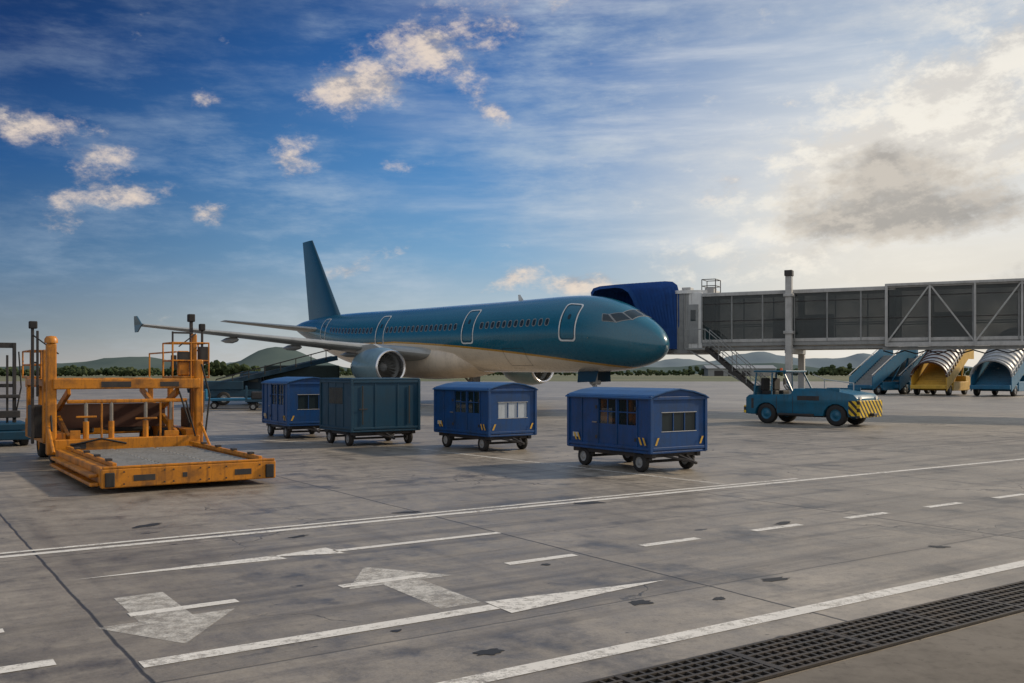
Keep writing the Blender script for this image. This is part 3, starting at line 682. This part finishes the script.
cyls('hoses',CL,'black',[((.3,4.8,.5),(.9,4.75,.62),.02),((.9,4.75,.62),(1.4,4.8,.5),.02),((2.5,4.8,1.6),(2.72,4.8,.9),.02),((W+.1,5.5,2.9),(W-.3,5.4,2.6),.015),((.1,5.0,2.4),(-.28,5.7,2.8),.015),((-.05,5.05,1.5),(-.05,4.8,.8),.02),((W+.05,4.85,2.2),(W+.22,4.8,1.5),.02),((W+.22,4.8,1.5),(W+.1,4.75,.6),.02),((W-.3,4.82,1.4),(W-.1,4.8,.6),.018)],8)
cyls('side_rails',CL,y,[((-.1,5.0,.95),(-.1,4.2,.4),.03),((W+.05,5.0,.95),(W+.05,4.2,.4),.03),((.1,7.2,1.9),(.1,7.2,2.5),.02),((.1,9,1.9),(.1,9,2.5),.02),((.1,7.2,2.5),(.1,9,2.5),.02),((W-.1,6.4,2.5),(W-.1,9,2.5),.02),((W-.1,9,1.9),(W-.1,9,2.5),.02),((W-.1,7.6,1.9),(W-.1,7.6,2.5),.02)],8)
for yy in (5.6,6.5,8.3):
    for x in (.3,W-.3): wheel(CL,(x,yy,.36),.36,.28,'X','loader_wheel','yellow')
LM=empty('lift_truck',(-13.55,25.7,0),RA)
boxes('base',LM,'dkteal',[(-1.8,.6,0,2.2,.18,.42),(-1.7,.5,.2,2.2,.42,.62)],.03)
boxes('mast',LM,'dark',[(.15,.24,1.0,1.12,.4,2.85),(-.35,-.26,1.0,1.12,.4,2.85),(-.35,.24,1.02,1.1,1.6,1.7),(-.35,.24,1.02,1.1,2.7,2.85),(-.02,.04,.96,1.0,.5,2.5)],.01)
boxes('carriage',LM,'dark',[(-.4,.32,.8,1.0,.75,.95),(-.4,.32,.8,1.0,1.3,1.4),(-1.7,-.4,.6,2.0,.62,1.5)],.02)
cyls('hoses',LM,'black',[((.3,1.0,2.6),(.36,1.0,1.6),.02),((.36,1.0,1.6),(.2,1.0,.7),.02)],8)
for yy in (.35,1.8):
    for x in (-1.4,.35): wheel(LM,(x,yy,.25),.25,.2,'X','wheel')
# ------------------------------------------------------------------ tow tractor
TG=empty('tow_tractor',(11.75,37.3,0),rad(-45))
def prof_extrude(name,pts,y0,y1,mat,parent,bev=.03):
    bm=bmesh.new()
    a=[bm.verts.new((x,y0,z)) for x,z in pts]; b_=[bm.verts.new((x,y1,z)) for x,z in pts]; n=len(pts)
    bm.faces.new(a); bm.faces.new(b_[::-1])
    for i in range(n): bm.faces.new((a[i],b_[i],b_[(i+1)%n],a[(i+1)%n]))
    bmesh.ops.recalc_face_normals(bm,faces=bm.faces)
    if bev: bmesh.ops.bevel(bm,geom=list(bm.edges),offset=bev,segments=2,affect='EDGES',profile=.5)
    return bmobj(name,bm,mat,parent,True,True)
def arch(cx,r,z,n=7): return [(cx+r*math.cos(math.pi*i/n),z+r*math.sin(math.pi*i/n)*.95) for i in range(n+1)]
body=[(-2.35,.38),(-2.35,1.02),(-2.2,1.14),(-.4,1.16),(-.25,1.40),(1.2,1.36),(2.15,1.2),(2.3,1.05),(2.3,.36)]+arch(1.45,.5,.36)+arch(-1.45,.5,.36)
prof_extrude('body',body,-.93,.93,'tugblue',TG,.025)
boxes('inner_chassis',TG,'dark',[(-2.1,2.1,-.6,.6,.3,.8)],.02)
boxes('front_bumper',TG,'haz_y',[(2.3,2.42,-.97,.97,.34,.98)],.02)
boxes('rear_bumper',TG,'haz_y',[(-2.45,-2.35,-.93,.93,.4,.7)],.02)
boxes('side_bumper_marks',TG,'haz_f',[(1.98,2.3,-.955,-.93,.4,.96)],.004)
boxes('tow_hitch',TG,'dark',[(2.42,2.6,-.15,.15,.38,.5),(-2.65,-2.45,-.15,.15,.4,.55)],.02)
cyls('headlamps',TG,'white',[((2.2,s*.68,1.06),(2.33,s*.68,1.06),.075) for s in (-1,1)],16)
boxes('grille',TG,'dark',[(-.1,.8,-.938,-.93,.95,1.12),(-2.1,-2.0,-.938,-.93,.6,1.0)],.002)
boxes('hood_seams',TG,'dark',[(.3,.32,-.9,.9,1.375,1.40),(-1.0,-.98,-.936,-.93,.45,1.1),(-.3,-.28,-.936,-.93,.45,1.1)],.002)
boxes('step',TG,'dark',[(-.9,.6,-1.0,-.93,.36,.44)],.01)
boxes('deck_rail',TG,'tugblue',[(.2,1.6,-.9,-.86,1.3,1.42),(.2,1.6,.86,.9,1.3,1.42)],.01)
cb=[((-.35,s*.82,1.25),(-.75,s*.78,2.02),.06,.06) for s in (-1,1)]+[((-2.05,s*.82,1.12),(-1.95,s*.78,2.02),.06,.06) for s in (-1,1)]+[((-1.25,s*.83,1.12),(-1.25,s*.79,2.02),.05,.05) for s in (-1,1)]
cb+=[((-.33,-.82,1.27),(-.33,.82,1.27),.06,.06),((-.75,-.78,2.02),(-.75,.78,2.02),.06,.06)]
beams('cab_frame',TG,'tugblue',cb)
boxes('cab_roof',TG,'tugblue',[(-2.05,-.62,-.85,.85,2.03,2.1)],.03)
boxes('cab_rear_panel',TG,'tugblue',[(-2.08,-2.02,-.8,.8,1.12,1.5)],.01)
mesh('windshield',[(-.37,-.79,1.29),(-.37,.79,1.29),(-.74,.76,2.0),(-.74,-.76,2.0)],[(0,1,2,3)],'clearglass',TG)
mesh('rear_window',[(-2.03,-.79,1.5),(-2.03,.79,1.5),(-1.96,.76,2.0),(-1.96,-.76,2.0)],[(0,1,2,3)],'clearglass',TG)
boxes('seats',TG,'black',[(-1.8,-1.3,-.65,-.15,1.12,1.3),(-1.85,-1.7,-.65,-.15,1.3,1.8),(-1.8,-1.3,.15,.65,1.12,1.3),(-1.85,-1.7,.15,.65,1.3,1.8)],.04)
bm=bmesh.new()
for i in range(16):
    a=2*math.pi*i/16;b_=2*math.pi*(i+1)/16
    f=lambda t:(-.85-.07*math.sin(t),-.4+.19*math.cos(t),1.5+.17*math.sin(t))
    addcyl(bm,f(a),f(b_),.016,6)
addcyl(bm,(-.85,-.4,1.5),(-.6,-.4,1.25),.02,6)
bmobj('steering_wheel',bm,'black',TG)
boxes('mirror',TG,'black',[(-.62,-.56,-1.08,-.95,1.55,1.8)],.01)
cyls('beacon',TG,'orange',[((-1.3,0,2.1),(-1.3,0,2.2),.05)])
cyls('hose_rail',TG,'lgrey',[((.2,.7,1.35),(.2,.7,1.75),.02),((1.4,.7,1.3),(1.4,.7,1.6),.02),((.2,.7,1.75),(1.4,.7,1.6),.02),((-.3,.7,1.95),(.2,.7,1.75),.015)],8)
for x in (-1.45,1.45):
    for s in (-1,1): wheel(TG,(x,s*.78,.41),.41,.27,'Y','wheel','tugblue')
# ------------------------------------------------------------------ passenger stairs
def stairs(loc,ang,side,canopy,rise=3.4,run=5.6,Wd=2.1,chas='stair_blue',name='passenger_stairs',sc=1):
    s=empty(name,(loc[0],loc[1],0),ang); s.scale=(sc,sc,sc)
    boxes('chassis',s,chas,[(-.6,run+.2,-Wd/2,Wd/2,.5,.8),(1.2,run,-Wd/2-.05,Wd/2+.05,.35,1.05),(run-.6,run+.6,-Wd/2,Wd/2,.4,1.5)],.04)
    for x in (.6,run-.6):
        for q in (-1,1): wheel(s,(x,q*(Wd/2-.12),.42),.42,.28,'Y','wheel')
    nst=18;fl=[]
    for k in range(nst):
        t=k/nst; fl.append((run*t-.05,run*(t+1/nst)+.02,-Wd/2+.1,Wd/2-.1,.55+rise*t,.60+rise*(t+1/nst)))
    boxes('steps',s,'grey' if not canopy else side,fl,.01)
    for q in (-1,1):
        yy=q*(Wd/2)
        vs=[(-.3,yy-.03,.35),(run,yy-.03,.35+rise),(run+1.4,yy-.03,.35+rise),(run+1.4,yy-.03,1.5+rise),(run,yy-.03,1.5+rise),(-.3,yy-.03,1.45)]
        vs+=[(a,b_+.06,c) for a,b_,c in vs]
        mesh('side_panel',vs,[(0,1,2,3,4,5),(6,7,8,9,10,11)]+[(i,(i+1)%6,6+(i+1)%6,6+i) for i in range(6)],side,s)
        cyls('handrail',s,'lgrey',[((-.4,yy,1.6),(run,yy,1.65+rise),.04),((run,yy,1.65+rise),(run+1.4,yy,1.65+rise),.04)]+[((run*k/6,yy,1.45+rise*k/6),(run*k/6,yy,1.65+rise*k/6),.03) for k in range(7)],8)
    boxes('top_platform',s,'grey',[(run,run+1.5,-Wd/2,Wd/2,.45+rise,.55+rise)],.02)
    beams('support_legs',s,chas,[((run-.2,q*.8,.8),(run+.6,q*.8,.4+rise),.12,.12) for q in (-1,1)]+[((run-2.2,q*.8,.8),(run-.6,q*.8,rise-.2),.1,.1) for q in (-1,1)])
    if canopy:
        K=13;ns=14;vs=[];fs=[]
        for k in range(K+1):
            t=k/K; xx=-.3+(run+1.6)*t; zz=1.4+rise*min(1,(xx)/run if xx>0 else 0)
            for i in range(ns+1):
                a=math.pi*i/ns; vs.append((xx,(Wd/2+.04)*math.cos(a),zz+1.15*math.sin(a)))
        for k in range(K):
            for i in range(ns): fs.append((k*(ns+1)+i,k*(ns+1)+i+1,(k+1)*(ns+1)+i+1,(k+1)*(ns+1)+i))
        mesh('canopy',vs,fs,'lgrey',s,True)
        bm=bmesh.new()
        for k in range(K+1):
            for i in range(ns):
                addcyl(bm,Vector(vs[k*(ns+1)+i]),Vector(vs[k*(ns+1)+i+1]),.07,6)
        bmobj('canopy_ribs',bm,'rust' if side=='yel2' else 'grey',s)
    return s
stairs((32.5,88),rad(38),'stair_blue',False,rise=2.7,run=5.0,sc=1.12)
stairs((35.8,90),rad(38),'stair_blue',False,rise=2.7,run=5.0,sc=1.12)
stairs((37.4,85),rad(48),'yel2',True,rise=2.5,run=5.0,Wd=2.6,chas='yel2',sc=1.16)
stairs((41.2,81.5),rad(46),'stair_blue',True,rise=2.5,run=5.2,Wd=2.7,sc=1.2)
# ------------------------------------------------------------------ belt loader etc
BL=empty('belt_loader',(-17.8,60,0),rad(28))
boxes('chassis',BL,'dkteal',[(-1.5,6.5,-1,1,.5,.95),(-1.5,.6,-1.05,1.05,.95,1.5)],.04)
for x in (-.6,5.2):
    for q in (-1,1): wheel(BL,(x,q*.95,.42),.42,.28,'Y','wheel')
beams('conveyor_frame',BL,'dkteal',[((-2.5,-.6,.9),(6.8,-.6,3.0),.12,.3),((-2.5,.6,.9),(6.8,.6,3.0),.12,.3)])
beams('conveyor_belt',BL,'black',[((-2.5,0,.98),(6.8,0,3.08),1.1,.1)])
cyls('handrail',BL,'dark',[((-1,-.7,1.6),(6.5,-.7,3.6),.035)]+[((k,-.7,.9+(k+2.5)*.226),(k,-.7,1.6+(k+1)*.267),.03) for k in range(-1,7)],8)
TP=empty('service_truck',(-14.6,62.5,0),rad(10))
boxes('body',TP,'green',[(-1.6,3.2,-1,1,.9,2.5)],.08)
boxes('cab',TP,'dkteal',[(-3.1,-1.7,-.95,.95,.6,2.1)],.15)
boxes('cab_windows',TP,'glass',[(-2.9,-1.95,-.97,-.94,1.4,1.95),(-3.13,-3.09,-.8,.8,1.4,1.9)],.01)
boxes('deck',TP,'dark',[(-3.1,3.3,-.9,.9,.5,.88)],.03)
for x in (-2.4,2.1):
    for q in (-1,1): wheel(TP,(x,q*.9,.42),.42,.25,'Y','wheel')
DL=empty('baggage_dolly',(-15.6,53.5,0),rad(15))
boxes('deck',DL,'stair_blue',[(-1.6,1.6,-.8,.8,.45,.58),(-1.6,-1.5,-.8,.8,.58,1.1)],.02)
for x in (-1.1,1.1):
    for q in (-1,1): wheel(DL,(x,q*.6,.2),.2,.12,'Y','wheel')
DL=empty('baggage_dolly',(-13.0,51.5,0),rad(15))
boxes('deck',DL,'dkteal',[(-1.4,1.4,-.8,.8,.45,.58),(-1.4,-1.3,-.8,.8,.58,1.3),(1.3,1.4,-.8,.8,.58,1.3)],.02)
boxes('suitcases',DL,'dark',[(-1.1,-.4,-.5,.2,.58,1.0),(-.3,.3,-.4,.4,.58,1.2),(.4,1.1,-.5,.3,.58,.95)],.06)
for x in (-1.0,1.0):
    for q in (-1,1): wheel(DL,(x,q*.6,.2),.2,.12,'Y','wheel')
# ------------------------------------------------------------------ far background
def far_mat(name,c1,c2,sc):
    m,nt,b=new_mat(name); tc=N(nt,'ShaderNodeTexCoord'); n=noise(nt,tc.outputs['Object'],sc,6,.6)
    c=mixc(nt,mrange(nt,n,.35,.65),c1,c2); nt.links.new(c,b.inputs['Base Color']); b.inputs['Roughness'].default_value=1
    b.inputs['Specular IOR Level'].default_value=0
    return m
M['hill']=far_mat('hazy_hill',(.15,.19,.22),(.19,.23,.25),.003)  # distance haze is mixed into the base colours of both hill materials
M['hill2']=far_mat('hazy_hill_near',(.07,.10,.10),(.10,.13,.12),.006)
M['tree']=far_mat('tree_foliage',(.035,.055,.028),(.075,.09,.045),.08)
def hf(x,seed,sc): return mn.fractal(Vector((x*sc,seed,0)),1,2,6)
def ridge(name,x0,x1,yd,hfun,mat,depth=600,n=160):
    vs=[];fs=[]
    for i in range(n+1):
        x=x0+(x1-x0)*i/n; h=max(1,hfun(x))
        vs+=[(x,yd-depth*.4,-2),(x,yd-depth*.15,h*.6),(x,yd,h),(x,yd+depth*.5,h*.5),(x,yd+depth,-2)]
    for i in range(n):
        for k in range(4): fs.append((i*5+k,(i+1)*5+k,(i+1)*5+k+1,i*5+k+1))
    mesh(name,vs,fs,mat,None,True)
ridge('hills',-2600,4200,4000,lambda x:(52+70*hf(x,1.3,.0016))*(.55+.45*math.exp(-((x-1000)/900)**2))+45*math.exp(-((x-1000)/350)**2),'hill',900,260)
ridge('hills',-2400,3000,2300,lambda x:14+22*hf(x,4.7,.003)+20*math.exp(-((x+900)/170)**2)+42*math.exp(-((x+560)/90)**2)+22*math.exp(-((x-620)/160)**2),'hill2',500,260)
def treeband(x0,x1,yd,hmean,n,seed):
    random.seed(seed); bm=bmesh.new()
    for i in range(n):
        x=random.uniform(x0,x1); hh=hmean*(.6+.9*abs(hf(x,seed,.02)))*random.uniform(.6,1.15); yy=yd+random.uniform(-14,14)
        for k in range(5):
            r=hh*random.uniform(.18,.32)
            mt=Matrix.Translation((x+random.uniform(-.5,.5)*hh,yy+random.uniform(-.3,.3)*hh,hh*random.uniform(.25,.85)))@Matrix.Rotation(random.uniform(0,6),4,Vector((random.random(),random.random(),1)).normalized())@Matrix.Diagonal((r*1.2,r,r*.8,1))
            bmesh.ops.create_icosphere(bm,subdivisions=1,radius=1,matrix=mt)
    bmobj('tree_line',bm,'tree',None)
treeband(-420,-150,560,7.5,420,11); treeband(-150,520,640,6,560,5)
for nm,(x,yd,w,d,h) in (('hangar',(150,620,44,20,5)),):
    e=empty(nm,(x,yd,0)); boxes('walls',e,'grey',[(-w/2,w/2,0,d,0,h)],.05)
    mesh('roof',[(-w/2-1,-1,h),(w/2+1,-1,h),(w/2+1,d+1,h),(-w/2-1,d+1,h),(-w/2-1,d/2,h+2.2),(w/2+1,d/2,h+2.2)],[(0,1,5,4),(2,3,4,5),(0,4,3),(1,2,5)],'grey',e)
    boxes('doors',e,'dark',[(-w/2+4+k*9,-w/2+10+k*9,-.1,0,0,h*.7) for k in range(int(w//9)-1)],.02)
# ------------------------------------------------------------------ sky
world=bpy.data.worlds.new("World"); scene.world=world; world.use_nodes=True
nt=world.node_tree; bg=nt.nodes['Background']
SUN_AZ=rad(68); SUN_EL=rad(29)
sky=N(nt,'ShaderNodeTexSky'); sky.sky_type='NISHITA'; sky.sun_disc=False; sky.sun_elevation=SUN_EL; sky.sun_rotation=SUN_AZ
tc=N(nt,'ShaderNodeTexCoord'); sp=N(nt,'ShaderNodeSeparateXYZ'); nt.links.new(tc.outputs['Generated'],sp.inputs[0])
az=mth(nt,'ARCTAN2',sp.outputs[0],sp.outputs[1]); el=mth(nt,'ARCSINE',sp.outputs[2])
cv=N(nt,'ShaderNodeCombineXYZ'); nt.links.new(az,cv.inputs[0]); nt.links.new(el,cv.inputs[1]); V=cv.outputs[0]
def s2l(c): return tuple(((x/255)/12.92 if x<11 else (((x/255)+.055)/1.055)**2.4) for x in c)
def ramp(stops):
    r=N(nt,'ShaderNodeValToRGB'); cr=r.color_ramp
    f=mrange(nt,el,0,1.0)
    nt.links.new(f,r.inputs[0])
    while len(cr.elements)<len(stops): cr.elements.new(.5)
    for e,(p,c) in zip(cr.elements,stops): e.position=p; e.color=(*s2l(c),1)
    return r.outputs[0]
left=ramp([(0,(160,156,154)),(.035,(118,134,146)),(.10,(72,112,150)),(.2,(30,82,140)),(.30,(10,52,110)),(.38,(6,38,86)),(.7,(90,125,165)),(1,(145,165,190))])
mid=ramp([(0,(205,202,194)),(.05,(165,188,200)),(.12,(122,168,205)),(.2,(84,142,198)),(.30,(50,110,178)),(.38,(36,90,158)),(.7,(100,135,175)),(1,(145,165,190))])
right=ramp([(0,(238,226,206)),(.06,(230,222,208)),(.14,(226,224,218)),(.22,(208,214,220)),(.30,(170,190,212)),(.40,(128,162,200)),(1,(145,170,200))])
def gdot(a,e):
    GD=Vector((math.sin(a)*math.cos(e),math.cos(a)*math.cos(e),math.sin(e)))
    dt=N(nt,'ShaderNodeVectorMath',operation='DOT_PRODUCT'); nt.links.new(tc.outputs['Generated'],dt.inputs[0]); dt.inputs[1].default_value=GD
    return mth(nt,'ARCCOSINE',mth(nt,'MINIMUM',dt.outputs['Value'],.99999))
ang=gdot(.50,.15)
f1=mrange(nt,ang,1.05,.48,0,1,True)
gl=mrange(nt,ang,.58,.10,0,1,True)
hz=mth(nt,'MULTIPLY',mrange(nt,el,.14,0,0,.5,True),mrange(nt,ang,1.1,.35,0,1))
gf=mth(nt,'MAXIMUM',gl,hz)
col=mixc(nt,f1,left,mid); col=mixc(nt,gf,col,right)
bk=mrange(nt,sp.outputs[1],.1,-.6,0,1,True)
col=mixc(nt,mth(nt,'MULTIPLY',bk,.85),col,(.78,.76,.74))  # pale sky behind the camera, added as fill for camera-facing sides
mpw=N(nt,'ShaderNodeMapping'); mpw.inputs['Scale'].default_value=(2.6,10,1); mpw.inputs['Rotation'].default_value=(0,0,-.38); nt.links.new(V,mpw.inputs[0])
w1=noise(nt,mpw.outputs[0],1.5,10,.66)
w2=noise(nt,V,4.0,5,.6)
wf=mth(nt,'MULTIPLY',mrange(nt,w1,.42,.70,0,.85,True),mrange(nt,w2,.36,.60,.2,1))
wf=mth(nt,'MULTIPLY',wf,mrange(nt,ang,1.05,.45,.3,1))
col=mixc(nt,wf,col,mixc(nt,gf,(.47,.57,.68),(.90,.86,.78)))
# radiating thin streaks above the terminal side
mps=N(nt,'ShaderNodeMapping'); mps.inputs['Scale'].default_value=(1.4,14,1); mps.inputs['Rotation'].default_value=(0,0,-.75); mps.inputs['Location'].default_value=(2,1,0); nt.links.new(V,mps.inputs[0])
w3=noise(nt,mps.outputs[0],1.3,8,.6)
col=mixc(nt,mth(nt,'MULTIPLY',mrange(nt,w3,.46,.70,0,.55,True),mrange(nt,ang,.75,.3,0,1,True)),col,(.80,.82,.84))
def blob(c,r,rot,amp):
    mp=N(nt,'ShaderNodeMapping'); mp.vector_type='TEXTURE'; mp.inputs['Location'].default_value=(c[0],c[1],0)
    mp.inputs['Rotation'].default_value=(0,0,rad(rot)); mp.inputs['Scale'].default_value=(r[0],r[1],1); nt.links.new(V,mp.inputs[0])
    ln=N(nt,'ShaderNodeVectorMath',operation='LENGTH'); nt.links.new(mp.outputs[0],ln.inputs[0]); l=ln.outputs['Value']
    g=mth(nt,'EXPONENT',mth(nt,'MULTIPLY',mth(nt,'MULTIPLY',l,l),-1))
    return mth(nt,'MULTIPLY',g,amp)
def add(lst):
    o=lst[0]
    for x in lst[1:]: o=mth(nt,'ADD',o,x)
    return o
def cmap(loc=(0,0,0)):
    m=N(nt,'ShaderNodeMapping'); m.inputs['Scale'].default_value=(1,1.7,1); m.inputs['Rotation'].default_value=(0,0,-.42); m.inputs['Location'].default_value=loc; nt.links.new(V,m.inputs[0]); return m.outputs[0]
nA=noise(nt,cmap(),15,13,.68)
nB=noise(nt,cmap((-.012,-.022,0)),15,6,.62)
cum=add([blob((-.09,.325),(.12,.036),27,.92),blob((-.16,.288),(.04,.018),14,.6),blob((-.025,.272),(.04,.016),-40,.6),blob((.05,.375),(.04,.016),25,.5),
  blob((-.42,.208),(.06,.03),-26,.68),blob((-.445,.15),(.026,.026),0,.62),blob((-.385,.168),(.035,.016),10,.55),blob((-.475,.225),(.03,.012),5,.5),
  blob((-.229,.213),(.034,.018),-15,.75),blob((-.308,.158),(.030,.012),5,.72),blob((-.155,.112),(.055,.010),22,.6),blob((.0,.10),(.045,.012),22,.65),
  blob((.06,.095),(.045,.011),5,.6),blob((.235,.205),(.05,.020),35,.65),blob((-.13,.21),(.03,.010),0,.42),blob((.12,.085),(.10,.013),0,.6),blob((-.32,.265),(.03,.010),10,.4),
  blob((.08,.31),(.03,.016),60,.45),blob((.28,.26),(.03,.014),30,.4)])
d1=mth(nt,'ADD',cum,mth(nt,'MULTIPLY',mth(nt,'SUBTRACT',nA,.5),2.9))
m1=mth(nt,'MULTIPLY',mrange(nt,d1,.32,1.15,0,1,True),mrange(nt,cum,.05,.35,0,1,True))
shade=mrange(nt,mth(nt,'SUBTRACT',nA,nB),-.11,.10,0,1,True)
ccol=mixc(nt,shade,(.40,.38,.40),(.86,.72,.60))
col=mixc(nt,mth(nt,'MULTIPLY',m1,.92),col,ccol)
bb=add([blob((.47,.25),(.24,.085),20,1.0),blob((.36,.20),(.09,.05),10,.5),blob((.25,.12),(.15,.03),5,.4)])
d2=mth(nt,'ADD',bb,mth(nt,'MULTIPLY',mth(nt,'SUBTRACT',nA,.5),2.3))
col=mixc(nt,mth(nt,'MULTIPLY',mrange(nt,d2,.25,1.0,0,1,True),.85),col,mixc(nt,shade,(.66,.62,.57),(.97,.91,.80)))
dk=add([blob((.385,.165),(.095,.040),0,1.15),blob((.32,.145),(.05,.016),0,.5),blob((.385,.21),(.045,.025),0,.6),blob((.45,.15),(.05,.02),0,.5)])
d3=mth(nt,'ADD',dk,mth(nt,'MULTIPLY',mth(nt,'SUBTRACT',nA,.5),2.4))
col=mixc(nt,mth(nt,'MULTIPLY',mrange(nt,d3,.30,1.05,0,1,True),.9),col,mixc(nt,shade,(.19,.175,.17),(.44,.39,.34)))
lw=add([blob((.52,.095),(.07,.022),8,.9),blob((.30,.06),(.2,.012),0,.5)])
d4=mth(nt,'ADD',lw,mth(nt,'MULTIPLY',mth(nt,'SUBTRACT',nA,.5),2.0))
col=mixc(nt,mth(nt,'MULTIPLY',mrange(nt,d4,.35,1.0,0,1,True),.6),col,(.40,.385,.38))
sg=gdot(.36,.20)
col=mixc(nt,mrange(nt,sg,.30,0,0,.25,True),col,(1.1,1.02,.88))
sc_=N(nt,'ShaderNodeVectorMath',operation='SCALE'); nt.links.new(sky.outputs[0],sc_.inputs[0]); sc_.inputs['Scale'].default_value=.06
col=mixc(nt,.08,col,sc_.outputs[0])
nt.links.new(col,bg.inputs['Color']); bg.inputs['Strength'].default_value=1.0
# ------------------------------------------------------------------ sun
sd=bpy.data.lights.new('sun','SUN'); sd.energy=3.8; sd.angle=rad(3); sd.color=(1,.84,.63)
so=bpy.data.objects.new('sun',sd); scene.collection.objects.link(so)
dv=Vector((math.sin(SUN_AZ)*math.cos(SUN_EL),math.cos(SUN_AZ)*math.cos(SUN_EL),math.sin(SUN_EL)))
so.rotation_euler=dv.to_track_quat('Z','Y').to_euler()
# ------------------------------------------------------------------ camera
cd=bpy.data.cameras.new('camera'); cd.sensor_width=36; cd.lens=36*950/1024; cd.shift_y=31.5/1024; cd.clip_end=20000; cd.clip_start=.1
co=bpy.data.objects.new('camera',cd); co.location=(0,0,2.0); co.rotation_euler=(rad(90),0,0); scene.collection.objects.link(co)
scene.camera=co
scene.view_settings.view_transform='Standard'; scene.view_settings.look='None'; scene.view_settings.exposure=0
